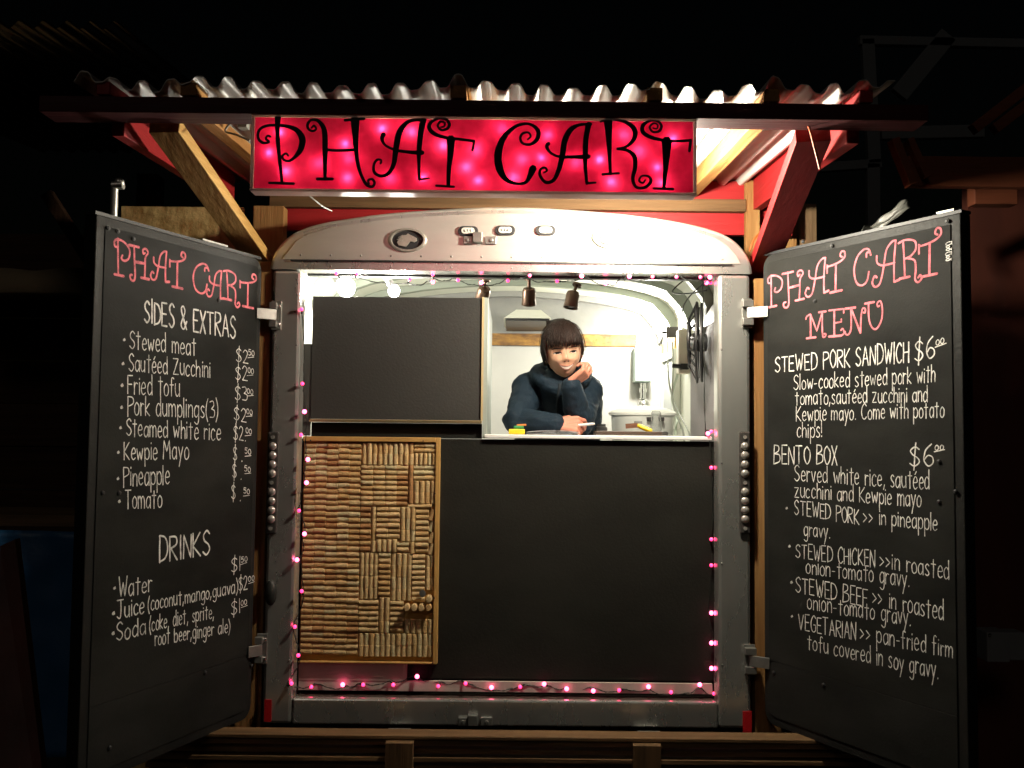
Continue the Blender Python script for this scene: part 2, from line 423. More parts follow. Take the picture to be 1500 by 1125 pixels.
for y, dz in ((3.62, 0), (4.02, 0), (4.42, 0), (4.80, .0)):
    r = MB(); pin = [(x, z) for x, z in pi_[1:-1]]
    a = [(x * .965, z - .028) for x, z in pin]
    r2 = MB(); k = len(pin)
    for yy in (y - .022, y + .022):
        for x, z in pin: r.v.append(Vector((x, yy, z - .001)))
        for x, z in a: r.v.append(Vector((x, yy, z - .02 if abs(x) > .7 else z)))
    for i in range(k - 1):
        for f in ((k + i, k + i + 1, i + 1, i), (2 * k + i, 2 * k + i + 1, 3 * k + i + 1, 3 * k + i), (k + i + 1, k + i, 3 * k + i, 3 * k + i + 1)): r.f.append(f); r.mi.append(0)
    r.build('roof_bow', mat('grey_green_steel', (.27, .30, .25), .5, metal=.2, bump=(30, .15)) if y < 4.7 else mat('dull_grey_steel', (.26, .26, .25), .5, metal=.3, bump=(30, .15)), cart)
# lower front: white kick board, blackboard panel, counter
MB().box((L1 + .001, 3.340, CZ - .8897), (-.365, 3.354, CZ - .830)).build('kick_panel', mat('kick_board_paint', (.60, .54, .49), .55, var=(6, (.44, .37, .32), .5), bump=(40, .1)), cart)
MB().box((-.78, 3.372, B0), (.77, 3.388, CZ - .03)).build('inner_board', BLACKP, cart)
MB().box((L1 + .001, 3.342, B1 + .004), (R0 - .001, 3.353, CZ - .8900)).build('kick_board', mat('kick_board_paint', (.80, .75, .70), .55, var=(6, (.66, .58, .53), .5), bump=(40, .1)), cart)
MB().box((L1 + .001, FY1 + .004, CZ + .562), (R0 - .001, 3.37, CZ + .60)).build('header_lip', mat('dark_grey_lip', (.10, .11, .105), .5, metal=.3, bump=(30, .1)), cart, bevel=.003)
MB().box((L1 + .001, FY0 + .031, B0), (R0 - .001, 3.371, B1 - .012)).build('sill', mat('dark_brown_sill', (.05, .038, .03), .6, bump=(40, .3)), cart)
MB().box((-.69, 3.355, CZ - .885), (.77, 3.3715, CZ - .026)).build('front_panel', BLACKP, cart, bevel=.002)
MB().box((-.098, 3.338, CZ - .022), (R0 - .003, 3.80, CZ - .008)).build('counter', WHITEPL, cart, bevel=.003)
# upper blackboard in front of the side cabinet
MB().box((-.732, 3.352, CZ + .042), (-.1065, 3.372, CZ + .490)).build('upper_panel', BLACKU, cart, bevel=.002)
MB().box((-.785, 3.356, CZ - .02), (-.7335, 3.372, CZ + .315)).build('jamb', mat('dark_grey_jamb', (.06, .06, .055), .5, bump=(30, .1)), cart)
MB().box((-.735, 3.346, CZ + .030), (-.108, 3.374, CZ + .0415)).build('ledge_strip', mat('worn_brass', (.45, .34, .18), .35, metal=.8, bump=(40, .3)), cart, bevel=.002)
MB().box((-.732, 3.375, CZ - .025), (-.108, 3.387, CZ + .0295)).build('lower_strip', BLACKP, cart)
MB().box((-.1055, 3.35, CZ - .022), (-.090, 4.05, CZ + .491)).build('cabinet_side', mat('green_grey_laminate', (.36, .40, .36), .5, var=(4, (.27, .31, .29), .5), bump=(40, .1)), cart, bevel=.001)
MB().box((-.112, 3.345, CZ + .041), (-.1045, 3.351, CZ + .492)).build('edge_strip', mat('pale_wood_edge', (.5, .38, .2), .6), cart)
# right inner wall details
MB().box((.765, 3.42, CZ - .1), (.7855, 3.95, CZ + .43)).build('wall_panel', mat('grey_mauve_panel', (.20, .185, .19), .6, bump=(60, .1)), cart, bevel=.004)
wf = MB()
for lo, hi in (((.755, 4.30, CZ + .02), (.787, 4.34, CZ + .40)), ((.755, 4.66, CZ + .02), (.787, 4.70, CZ + .40)), ((.755, 4.341, CZ + .36), (.787, 4.659, CZ + .40)), ((.755, 4.341, CZ + .02), (.787, 4.659, CZ + .05))): wf.box(lo, hi)
wo = wf.build('side_window_frame', WHITEP, cart, bevel=.003)
MB().box((.765, 4.345, CZ + .055), (.786, 4.655, CZ + .355)).build('window_panel', mat('pale_grey_panel', (.4, .42, .41), .5, bump=(30, .1)), wo)
MB().box((.765, 4.34, CZ + .405), (.787, 4.72, CZ + .455)).build('wood_trim', wood('y', 'pale'), cart)
# undercarriage: cross member, axle, wheels, hitch feet
uc = MB()
uc.box((-.80, 3.4, CZ - 1.10), (-.72, 4.9, CZ - 1.0)); uc.box((.72, 3.4, CZ - 1.10), (.80, 4.9, CZ - 1.0)); uc.box((-.72, 3.40, CZ - 1.09), (.72, 3.46, CZ - 1.0)); uc.box((-.9, 4.2, .28), (.9, 4.26, .34))
uc.build('chassis', DARK, cart)
TY = mat('tyre_rubber', (.015, .015, .015), .8, bump=(60, .3))
for sx in (-.93, .93):
    wv = MB(); R = Matrix.Rotation(math.radians(90), 4, 'Y')
    wv.lathe((sx, 4.23, .31), [(.17, -.08), (.28, -.08), (.31, -.05), (.31, .05), (.28, .08), (.17, .08)], 28, M=R); wo2 = wv.build('wheel', TY, cart, smooth=40)
    rr = MB(); rr.lathe((sx, 4.23, .31), [(.04, -.07), (.168, -.06), (.168, .06), (.04, .07)], 28, M=R); rr.build('rim', STEEL, wo2, smooth=40)
for px in (584, 952):
    p = at(px, 1070, 3.2); MB().box((p.x - .04, 3.2, 0), (p.x + .04, 3.23, CZ - 1.02)).build('support_leg', STEEL, cart, bevel=.003)

# ---------------------------------------------------------------- doors
ZL = -.985
DOORS = {}
for nm, H, O, top, lab in (('L', Vector((-.885, 3.22, 0)), Vector((-1.167, 2.55, 0)), .598, 'open chalkboard door listing sides, extras and drinks'),
                           ('R', Vector((.880, 3.22, 0)), Vector((1.255, 2.56, 0)), .630, 'open chalkboard door with the main menu')):
    u = (O - H).normalized(); wdt = (O - H).length
    nrm = Vector((-u.y, u.x, 0)) if nm == 'R' else Vector((u.y, -u.x, 0))
    if nrm.y > 0: nrm = -nrm
    z0, z1 = CZ + ZL, CZ + top
    def D(a, b, z, u=u, nrm=nrm, H=H): return Vector((H.x, H.y, 0)) + u * a + nrm * b + Vector((0, 0, z))
    M = Matrix(((u.x, -nrm.x, 0, H.x), (u.y, -nrm.y, 0, H.y), (0, 0, 1, 0), (0, 0, 0, 1)))  # local (u, depth, z)
    def rr(a0, a1, b0, b1, r_in, r_out):
        pts = []
        for cx, cz, r, s in ((a0, b0, r_in, 180), (a1, b0, r_out, 270), (a1, b1, r_out, 0), (a0, b1, r_in, 90)):
            cx2 = cx + r if cx == a0 else cx - r; cz2 = cz + r if cz == b0 else cz - r
            for k in range(5):
                t = math.radians(s + 90 * k / 4); pts.append((cx2 + r * math.cos(t), cz2 + r * math.sin(t)))
        return pts
    slab = MB(); slab.prism(rr(0, wdt, z0, z1, .045, .006), 0, .045, M=M)
    door = slab.build('chalkboard_door', mat('black_door_paint', (.011, .011, .0105), .5, spec=.16, var=(3, (.017, .017, .016), .5), bump=(90, .12)), cart, bevel=.003, label=lab)
    zs = CZ + ZL + .215                                       # lower panel seam
    MB().prism(rr(.022, wdt - .030, zs + .001, z1 - .028, .012, .004), -.003, -.0004, M=M).build('blackboard', BLACKB, door, bevel=.001)
    MB().prism(rr(.022, wdt - .030, z0 + .03, zs - .0005, .03, .004), -.003, -.0004, M=M).build('lower_board', BLACKB, door, bevel=.001)
    MB().prism(rr(.0, wdt + .0, z1 + .0005, z1 + .010, .001, .001), .004, .047, M=M).build('top_channel', DARK, door)
    DOORS[nm] = (door, D(0, .0037, 0), nrm, u, wdt, M, D)
    sc = MB()
    pts = {'L': ((158, 334), (172, 339), (195, 350), (320, 440), (382, 455), (150, 722), (174, 722), (368, 975), (160, 1095), (300, 985)),
           'R': ((1388, 324), (1194, 441), (1177, 354), (1124, 452), (1376, 676), (1376, 735), (1400, 720), (1207, 1003), (1134, 985), (1219, 360))}[nm]
    for px, py in pts:
        p = onplane(px, py, D(0, .003, 0), nrm)
        sc = MB(); sc.cyl(p, p + nrm * .004, .0062, 10); sc.tube([p + nrm * .004, p + nrm * .006], [.0055, .003], 8); sc.build('screw', DARK, door, smooth=40)
    # top outer catch
    cp = D(wdt - .02, .001, z1 - .02)
    # bright top edge cap near the hinge / outer corner
    a0 = (.18, .30) if nm == 'L' else (wdt - .075, wdt - .02)
    MB().prism([(a0[0], z1 + .0105), (a0[1], z1 + .0105), (a0[1], z1 + .016), (a0[0], z1 + .016)], .0, .03, M=M).build('edge_cap', STEEL, door)
    # hinges
    for py in ((462, 950) if nm == 'L' else (459, 966)):
        px = {462: 405, 950: 384, 459: 1094, 966: 1098}[py]
        c = at(px, py, FY0 - .003); sx = -1 if nm == 'L' else 1
        h = MB(); h.box((c.x - .018, FY0 - .008, c.z - .052), (c.x + .018, FY0 - .0008, c.z + .052))
        for dz in (-.044, .020): h.box((c.x - .020, FY0 - .030, c.z + dz), (c.x + .006 * sx + .012, FY0 - .0085, c.z + dz + .024))
        ho = h.build('hinge', STEEL, cart, bevel=.002)
        a = MB(); e = D(.03, .006, c.z)
        a.bar((c.x - .004 * sx, FY0 - .021, c.z), (e.x, e.y, c.z), .038, .006, side=Vector((0, 0, 1))); a.build('strap', STEEL, ho, bevel=.0015)
        s2 = MB()
        for dz in (-.032, .032): s2.ball((c.x + .010, FY0 - .010, c.z + dz), (.007, .005, .007), 10, 6)
        s2.build('hinge_bolts', CHROME, ho, smooth=60)
# ================================================================ chalk lettering
def chalk(name, c):
    if name in MATS: return MATS[name]
    m = mat(name, c, .95, spec=.1); t = m.node_tree; b = t.nodes['Principled BSDF']
    tc = t.nodes.new('ShaderNodeTexCoord')
    n = t.nodes.new('ShaderNodeTexNoise'); n.inputs['Scale'].default_value = 420; n.inputs['Detail'].default_value = 3
    n2 = t.nodes.new('ShaderNodeTexNoise'); n2.inputs['Scale'].default_value = 45; n2.inputs['Detail'].default_value = 2
    t.links.new(tc.outputs['Object'], n.inputs['Vector']); t.links.new(tc.outputs['Object'], n2.inputs['Vector'])
    ad = t.nodes.new('ShaderNodeMath'); ad.operation = 'MULTIPLY_ADD'; ad.inputs[1].default_value = .95; t.links.new(n2.outputs['Fac'], ad.inputs[0]); t.links.new(n.outputs['Fac'], ad.inputs[2])
    mr = t.nodes.new('ShaderNodeMapRange'); mr.inputs['From Min'].default_value = .74; mr.inputs['From Max'].default_value = 1.08
    mr.inputs['To Min'].default_value = .42; mr.inputs['To Max'].default_value = 1.0
    t.links.new(ad.outputs[0], mr.inputs['Value']); t.links.new(mr.outputs['Result'], b.inputs['Alpha'])
    return m
CHALK = chalk('white_chalk', (.86, .84, .80)); PINK = chalk('pink_chalk', (.88, .24, .28))
FONT = {
'A': (.42, "0,0 .2,1 .42,0;.07,.36 .36,.36"), 'B': (.4, "0,0 .02,1;~.02,1 .3,.95 .32,.7 .02,.54;~.02,.54 .38,.48 .4,.15 .0,0"),
'C': (.38, "~.38,.84 .24,1 .06,.78 .0,.45 .08,.1 .24,0 .38,.14"), 'D': (.42, "0,-.03 0,1;~0,1 .28,.9 .42,.5 .3,.12 0,0"),
'E': (.34, ".34,1 0,1 0,0 .34,0;0,.52 .28,.52"), 'F': (.34, ".34,1 0,1 0,0;0,.52 .28,.52"),
'G': (.38, "~.38,.84 .24,1 .06,.78 .0,.45 .08,.1 .24,0 .38,.12;.38,.1 .38,.44 .22,.44"), 'H': (.38, "0,0 0,1;.38,0 .38,1;0,.5 .38,.52"),
'I': (.04, ".02,0 .02,1"), 'J': (.36, "0,1 .4,1;~.24,1 .24,.2 .14,0 0,.12"), 'K': (.38, "0,0 0,1;.36,1 .0,.46 .38,0"),
'M': (.5, "0,0 .06,1 .25,.4 .44,1 .5,0"), 'N': (.4, "0,0 .02,1 .38,0 .4,1"), 'O': (.4, "~.2,1 .03,.8 0,.4 .18,0 .38,.25 .4,.7 .2,1"),
'P': (.36, "0,-.05 0,1;~0,1 .32,.95 .36,.65 .0,.48"), 'R': (.38, "0,0 0,1;~0,1 .32,.95 .34,.65 .0,.5;.06,.5 .38,0"),
'S': (.36, "~.34,.86 .2,1 .03,.82 .08,.6 .28,.42 .34,.2 .18,0 0,.14"), 'T': (.42, "0,1 .42,1;.2,1 .2,0"), 'V': (.4, "0,1 .2,0 .4,1"),
'W': (.52, "0,1 .12,0 .26,.7 .38,0 .52,1"), 'X': (.36, "0,0 .36,1;0,1 .36,0"), 'Z': (.38, "0,.95 .36,.95 0,0 .38,0"),
'a': (.31, "~.3,.56 .16,.66 .02,.46 .02,.15 .14,0 .28,.2;.3,.66 .31,0"), 'b': (.3, "0,1 0,0;~0,.46 .16,.66 .3,.46 .28,.12 .14,0 0,.12"),
'c': (.28, "~.28,.54 .16,.66 .02,.46 .02,.15 .14,0 .28,.1"), 'd': (.31, "~.3,.5 .16,.66 .02,.46 .02,.15 .14,0 .3,.18;.3,1.05 .31,0"),
'e': (.28, "~.03,.34 .27,.38 .25,.58 .14,.67 .02,.46 .02,.15 .14,0 .28,.1"), 'é': (.28, "~.03,.34 .27,.38 .25,.58 .14,.67 .02,.46 .02,.15 .14,0 .28,.1;.12,.78 .22,.95"),
'f': (.25, "~.28,.94 .2,1.02 .12,.92 .11,.5;.11,.6 .11,-.05;0,.6 .24,.6"), 'g': (.3, "~.3,.54 .16,.66 .02,.46 .03,.15 .14,.03 .3,.2;~.3,.66 .3,-.15 .18,-.36 .02,-.25"),
'h': (.28, "0,1.02 0,0;~0,.44 .14,.65 .27,.5 .28,.2 .28,0"), 'i': (.04, ".02,.66 .02,0;.02,.84 .02,.9"), 'k': (.28, "0,1.02 0,0;.26,.64 0,.3 .28,0"),
'l': (.04, ".02,1.04 .02,0"), 'm': (.46, "0,.66 0,0;~0,.46 .12,.65 .22,.48 .22,0;~.22,.46 .34,.65 .45,.48 .46,0"), 'n': (.28, "0,.66 0,0;~0,.44 .14,.65 .27,.5 .28,0"),
'o': (.29, "~.15,.66 .01,.46 .02,.12 .15,0 .28,.14 .29,.48 .15,.66"), 'p': (.3, "0,.66 0,-.40;~0,.48 .16,.66 .3,.46 .28,.12 .14,0 0,.14"),
'r': (.2, "0,.66 0,0;~0,.42 .1,.62 .22,.58"), 's': (.24, "~.23,.57 .13,.66 .02,.52 .08,.37 .2,.24 .23,.1 .12,0 0,.07"), 't': (.28, ".14,.95 .14,-.03;0,.7 .28,.7"),
'u': (.28, "~0,.66 .0,.22 .12,0 .26,.15;.28,.66 .29,0"), 'v': (.28, "0,.66 .14,0 .28,.66"), 'w': (.42, "0,.66 .1,0 .21,.5 .32,0 .42,.66"),
'y': (.3, "0,.66 .15,.05;.3,.66 .04,-.40"), 'z': (.3, "0,.64 .28,.64 0,0 .3,0"),
'0': (.32, "~.16,.9 .02,.65 .02,.2 .16,0 .3,.2 .3,.65 .16,.9"), '1': (.06, ".03,.95 .03,0"), '2': (.34, "~0,.75 .14,.95 .3,.78 .2,.4 0,0;0,0 .34,0"),
'3': (.3, "~0,.88 .2,.93 .26,.7 .1,.5;~.1,.5 .3,.4 .26,.08 0,.05"), '5': (.3, ".28,.95 .04,.95 .02,.55;~.02,.55 .2,.6 .3,.3 .16,0 0,.08"),
'6': (.34, "~.26,1 .06,.7 0,.3 .14,0 .32,.15 .3,.4 .14,.48 .02,.28"), '$': (.34, "~.32,.8 .18,.92 .02,.75 .1,.55 .28,.38 .32,.18 .16,0 0,.12;.2,1.12 .14,-.2"),
'.': (.05, ".02,.0 .035,.05"), ',': (.08, ".06,.1 .0,-.18"), '(': (.12, "~.12,1.05 .0,.6 .0,.2 .1,-.2"), ')': (.12, "~.0,1.05 .12,.6 .12,.2 .0,-.2"),
'!': (.05, ".03,1.1 .03,.28;.03,.03 .035,.08"), '-': (.22, "0,.36 .2,.37"), '>': (.26, "0,.62 .24,.36 0,.08"),
'&': (.42, "~.4,.35 .2,0 .02,.2 .28,.75 .16,1 .04,.8 .4,0"), '*': (.06, "0,.4 .05,.45 .02,.42"), ' ': (.2, ""),
}
def ribbon(mb, P, n, r):
    """flat stroke through points P on a plane of normal n; r = half widths"""
    if len(P) < 2: return
    if not isinstance(r, list): r = [r] * len(P)
    Q = [P[0] - (P[1] - P[0]).normalized() * r[0] * .8] + P + [P[-1] + (P[-1] - P[-2]).normalized() * r[-1] * .8]
    R = [r[0] * .45] + r + [r[-1] * .45]
    o = len(mb.v)
    for i, p in enumerate(Q):
        d = Q[min(i + 1, len(Q) - 1)] - Q[max(i - 1, 0)]
        if d.length < 1e-9: d = Vector((0, 0, 1))
        s = n.cross(d.normalized()); mb.v += [p + s * R[i], p - s * R[i]]
    for i in range(len(Q) - 1):
        a = o + 2 * i; mb.f.append((a, a + 1, a + 3, a + 2)); mb.mi.append(0)
def resample(P, step):
    out = [P[0]]
    for a, b in zip(P, P[1:]):
        k = max(1, int((b - a).length / step))
        for j in range(1, k + 1): out.append(a.lerp(b, j / k))
    return out
def text_line(side, txt, x0, y0, x1, y1, h0, h1=None, pen=.0021, m=None, name='chalk_lettering', lab=None, gap=.13):
    door, P0, n, *_ = DOORS[side]; h1 = h1 or h0
    adv = []; x = 0
    for ch in txt:
        wd = FONT[ch][0]; adv.append(x); x += wd + gap
    W = x - gap; mb = MB(); L = (x1 - x0)
    for ch, ax in zip(txt, adv):
        jx, jy, js = random.uniform(-.02, .02), random.uniform(-.03, .03), random.uniform(.94, 1.06)
        for stq in FONT[ch][1].split(';'):
            if not stq: continue
            sm = stq[0] == '~'; pts = [tuple(map(float, p.split(','))) for p in stq.lstrip('~').split()]
            pts = [Vector((a, b, 0)) for a, b in pts]
            pts = catmull(pts, 5) if sm else resample(pts, .12)
            P = []
            for p in pts:
                t = (ax + p.x + jx + .015 * noise.noise(Vector((p.y * 3, ax * 5, y0)))) / W
                h = h0 + (h1 - h0) * t
                P.append(onplane(x0 + L * t, y0 + (y1 - y0) * t - (p.y * js + jy) * h, P0, n))
            r = [pen * .46 * (1 + .34 * noise.noise(v * 60)) for v in P]
            z = n * (random.random() * .0003)
            P = [v + z for v in P]
            ribbon(mb, P, n, r)
    return mb.build(name, m or CHALK, door, label=lab)

# curly capitals, traced as centre lines with their own widths: (x, y down, width) in units of the cap height / 400
def spiral_strokes(): return {
'P': [[(208, 95, 30), (205, 160, 24), (208, 260, 20), (220, 380, 18), (235, 520, 14)], [(150, 520, 12), (310, 525, 14)],
      [(160, 222, 10), (142, 215, 10), (130, 235, 11), (150, 255, 12), (115, 262, 13), (85, 240, 14), (78, 205, 14), (95, 170, 14), (140, 150, 14), (200, 148, 15), (270, 155, 18), (330, 180, 24), (365, 235, 32), (355, 300, 28), (320, 350, 18), (280, 378, 13), (245, 370, 12), (238, 345, 12), (260, 330, 11), (275, 345, 10)]],
'H': [[(425, 165, 9), (440, 150, 10), (455, 170, 10), (435, 185, 11), (408, 175, 12), (398, 145, 13), (420, 115, 14), (460, 115, 16), (495, 150, 22), (510, 200, 26), (512, 300, 26), (512, 400, 20), (512, 490, 16)], [(460, 495, 15), (560, 495, 15)], [(515, 305, 14), (600, 310, 14), (715, 305, 16)],
      [(640, 115, 14), (765, 105, 14)], [(705, 108, 44), (708, 200, 32), (712, 300, 22), (725, 400, 18), (750, 480, 16), (780, 530, 16), (815, 545, 14), (832, 520, 13), (815, 495, 12), (790, 505, 11), (797, 525, 10)]],
'A': [[(870, 395, 10), (875, 375, 11), (850, 370, 12), (828, 400, 13), (830, 450, 15), (870, 475, 16), (920, 460, 18), (955, 400, 22), (970, 300, 28), (990, 200, 30), (1030, 140, 22), (1080, 115, 16), (1160, 112, 14)],
      [(1145, 115, 30), (1130, 200, 28), (1120, 300, 24), (1118, 400, 16), (1122, 500, 14)], [(1122, 498, 13), (1185, 490, 10)], [(890, 205, 24), (880, 235, 18), (900, 275, 12), (960, 305, 14), (1040, 320, 16), (1140, 325, 24)]],
'T': [[(1260, 160, 9), (1282, 155, 10), (1285, 132, 11), (1258, 124, 11), (1240, 150, 11), (1262, 178, 12), (1300, 170, 14), (1315, 140, 16), (1290, 108, 14), (1240, 105, 13), (1195, 130, 17), (1185, 165, 20), (1215, 200, 20), (1280, 225, 17), (1360, 235, 14), (1475, 250, 14)], [(1475, 250, 13), (1465, 310, 12)],
      [(1325, 235, 42), (1322, 330, 30), (1312, 430, 22), (1308, 540, 18)], [(1230, 538, 12), (1345, 545, 12)]],
'C': [[(365, 240, 8), (385, 220, 10), (370, 195, 11), (335, 200, 12), (318, 230, 12), (335, 265, 13), (385, 270, 15), (425, 240, 20), (435, 190, 22), (400, 150, 16), (350, 138, 14), (280, 160, 18), (210, 230, 28), (175, 330, 36), (185, 430, 36), (230, 500, 22), (300, 525, 14), (360, 510, 18), (400, 425, 36)]],
'a': [[(470, 455, 8), (490, 440, 10), (475, 420, 11), (448, 435, 12), (445, 470, 14), (480, 515, 16), (530, 505, 18), (565, 440, 22), (590, 340, 27), (605, 250, 29), (640, 180, 26), (700, 145, 16), (775, 140, 14)],
      [(760, 140, 28), (742, 230, 26), (738, 320, 26), (738, 420, 18), (748, 525, 14)], [(748, 523, 12), (805, 518, 10)], [(500, 265, 20), (490, 290, 17), (520, 330, 13), (590, 352, 14), (760, 350, 24)]],
'R': [[(885, 115, 42), (890, 220, 30), (895, 340, 20), (900, 465, 14)], [(850, 465, 14), (955, 458, 12)],
      [(835, 125, 10), (885, 112, 12), (960, 115, 14), (1030, 145, 22), (1060, 190, 25), (1050, 240, 20), (1005, 285, 14), (945, 300, 12)], [(945, 300, 12), (1010, 310, 16), (1055, 350, 22), (1060, 420, 21), (1045, 490, 18), (1065, 545, 15), (1120, 550, 14), (1160, 515, 16), (1150, 480, 12), (1105, 475, 10), (1085, 505, 10), (1110, 520, 9), (1125, 500, 8)]],
't': [[(1175, 165, 8), (1200, 170, 9), (1205, 145, 10), (1180, 135, 10), (1155, 160, 11), (1175, 190, 12), (1215, 185, 14), (1230, 150, 14), (1200, 120, 12), (1150, 120, 14), (1110, 150, 19), (1110, 190, 21), (1150, 220, 19), (1220, 240, 16), (1310, 250, 14), (1420, 245, 14)], [(1420, 245, 14), (1410, 315, 14)],
      [(1265, 248, 50), (1262, 340, 36), (1255, 440, 24), (1245, 555, 16)], [(1180, 555, 12), (1305, 560, 14)]]}
SP = spiral_strokes()
# simpler chalk versions for the headings, unit box x 0..1, y 0 (base)..1 (top)
CURLY = {
'P': "~.2,1.05 .22,.0;0,0 .55,.0;~.12,.80 .02,.82 .0,.95 .2,1.03 .6,.98 .9,.8 .85,.55 .6,.45 .42,.5 .48,.6",
'H': "0,.98 .5,.98;~.25,1 .28,.5 .3,.0 .22,-.14 .08,-.1 .06,.02 .16,.04;~.8,.84 .72,.8 .7,.93 .85,.97 .95,.86 .82,.7 .8,.4 .78,.02;.6,.02 1.0,.02;.28,.48 .8,.5",
'A': "~.18,.2 .1,.24 .02,.1 .12,-.02 .3,.05 .42,.4 .52,.8 .72,.98 .86,.99;~.86,1 .8,.5 .8,0;.8,0 1,.03;~.18,.72 .2,.55 .4,.46 .82,.46",
'T': ".06,.55 .06,.78 .1,.74;~.06,.72 .4,.74 .75,.8 .95,.9 .93,1.03 .78,1.05 .72,.95 .82,.9;.5,.74 .48,0;.2,0 .8,0",
'C': "~.72,.78 .74,.9 .9,.9 .95,.8 .85,.98 .6,1.02 .25,.85 .08,.5 .2,.12 .5,.0 .75,.1 .85,.35",
'R': "~.2,.98 .25,.5 .28,.0;.05,0 .5,0;~.0,.95 .3,1.0 .7,.92 .75,.7 .55,.55 .3,.5;~.4,.5 .7,.4 .75,.15 .72,-.1 .85,-.2 1.0,-.12 .95,-.02 .85,-.08",
'M': "~.02,.78 .06,.88 .2,.95 .28,.9;.25,.95 .25,0;.05,0 .5,0;.25,.95 .55,.25 .8,.95;.65,1 1.0,1.0;~.82,.95 .82,.3 .85,0 .95,-.02 1,.08 .9,.1",
'E': "0,1 .95,1 .95,.85;.35,1 .35,0;0,.02 .8,0;~.8,0 .98,.08 .9,.25 .78,.2;.35,.5 .8,.52 .8,.62",
'N': "0,.98 .5,.98;~.0,.12 .05,.0 .2,.02 .3,.3 .28,.98;.28,.98 .75,0;~.75,0 .78,.6 .85,.9 .98,.88 .97,.74 .88,.76",
'U': "0,.98 .5,1;~.2,1 .22,.4 .4,.05 .65,.0 .9,.3 .95,.7 .85,1.0 .68,.95 .7,.82 .8,.84",
}
def curly_word(side, items, slope, pen, lab):
    door, P0, n, *_ = DOORS[side]; mb = MB()
    for ch, x0, x1, yt, yb in items:
        xc = (x0 + x1) / 2
        for stq in CURLY[ch].split(';'):
            sm = stq[0] == '~'; pts = [Vector((*map(float, p.split(',')), 0)) for p in stq.lstrip('~').split()]
            pts = catmull(pts, 6) if sm else resample(pts, .1)
            P = []
            for p in pts:
                px = x0 + (x1 - x0) * p.x; P.append(onplane(px, yb + (yt - yb) * p.y + slope * (px - xc), P0, n))
            z = n * (random.random() * .0003)
            ribbon(mb, [v + z for v in P], n, [pen * .5 * (1 + .2 * noise.noise(v * 50)) * (1.25 if not sm and abs(stq.count(' ')) == 1 else 1) for v in P])
    mb.build('heading_lettering', PINK, door, label=lab)
c3 = lambda l: [(ch, 150 + a / 5.92, 150 + b / 5.92, 330 + t / 5.92, 330 + c / 5.92) for ch, a, b, t, c in l]
c4 = lambda l: [(ch, 1110 + a / 5, 1110 + b / 5, 320 + t / 5, 320 + c / 5) for ch, a, b, t, c in l]
curly_word('L', c3([('P', 105, 250, 140, 440), ('H', 230, 405, 185, 455), ('A', 415, 580, 215, 480), ('T', 575, 725, 240, 540), ('C', 775, 930, 335, 590), ('A', 900, 1055, 385, 625), ('R', 1050, 1190, 400, 650), ('T', 1185, 1340, 430, 710)]), .22, .0066, 'pink curly chalk heading on the sides and extras door')
curly_word('R', c4([('P', 75, 190, 420, 640), ('H', 180, 340, 385, 610), ('A', 345, 520, 300, 555), ('T', 500, 645, 265, 535), ('C', 695, 835, 235, 490), ('A', 835, 1040, 175, 478), ('R', 1030, 1200, 150, 425), ('T', 1170, 1350, 100, 415)]), -.22, .0060, 'pink curly chalk heading at the top of the menu door')
curly_word('R', c4([('M', 350, 500, 690, 870), ('E', 520, 635, 668, 862), ('N', 640, 790, 648, 842), ('U', 785, 920, 612, 808)]), -.12, .0056, 'pink curly chalk word at the head of the menu door')
TL = text_line
TL('L', 'SIDES & EXTRAS', 212, 472, 345, 496, 33, 33, .0060)
for a in (('Stewed meat', 190, 510, 287, 521, 26), ('Sautéed Zucchini', 188.6, 543, 308, 553, 25), ('Fried tofu', 187, 577, 263, 580, 27), ('Pork dumplings(3)', 187, 608, 319, 613, 27),
          ('Steamed white rice', 185, 638, 323, 645, 25), ('Kewpie Mayo', 182, 674, 276, 672, 26), ('Pineapple', 181, 712, 248, 709, 28), ('Tomato', 183.6, 745, 237, 743, 26)):
    TL('L', *a, pen=.0036)
    TL('L', '*', a[1] - 9, a[2] + 1, a[1] - 6.5, a[2] + 1, 30, pen=.009, name='bullet')
for t, y in (('$2', 531), ('$2', 557), ('$3', 587), ('$2', 617), ('$2.', 645), ('$ .', 675), ('$ .', 701), ('$ .', 733)):
    i = y; x = 346.5 - (y - 531) * .035
    TL('L', t, x, y - 2, x + (17 if t[1] != ' ' else 13), y + 1, 21, pen=.0034)
    c = {531: '50', 557: '00', 587: '00', 617: '00', 645: '00', 675: '50', 701: '50', 733: '50'}[y]
    TL('L', c, x + 17.5, y - 11, x + 26, y - 9, 8.5, pen=.0026)
    TL('L', '-', x + 17, y - 3.5, x + 27, y - 4.5, 9, pen=.0022, name='underline')
TL('L', 'DRINKS', 233.6, 824, 308, 811, 36, 34, .0060)
TL('L', 'Water', 174, 875, 222, 866, 28, 24, .0040); TL('L', 'Juice', 172, 907, 211, 898, 26, 24, .0040); TL('L', '(coconut,mango,guava)', 217, 895, 348, 868, 21, 19, .0034)
TL('L', 'Soda', 171, 939, 213, 929, 26, 24, .0040); TL('L', '(coke, diet, sprite,', 219, 925, 313, 905, 21, 20, .0034); TL('L', 'root beer,ginger ale)', 227, 946, 337, 926, 21, 19, .0034)
for x, y in ((168, 861), (168, 898), (167, 927)): TL('L', '*', x - 1.5, y + 12, x + 1.5, y + 12, 30, pen=.010, name='bullet')
for t, x, y in (('$1', 339, 838), ('$2', 349.5, 866), ('$1', 338.5, 901)):
    TL('L', t, x, y, x + 13, y - 3, 21, pen=.0034); TL('L', '50' if y == 838 else '00', x + 14.5, y - 14, x + 23, y - 16, 8, pen=.0026); TL('L', '-', x + 14, y - 7.5, x + 24, y - 11, 9, pen=.0022, name='underline')
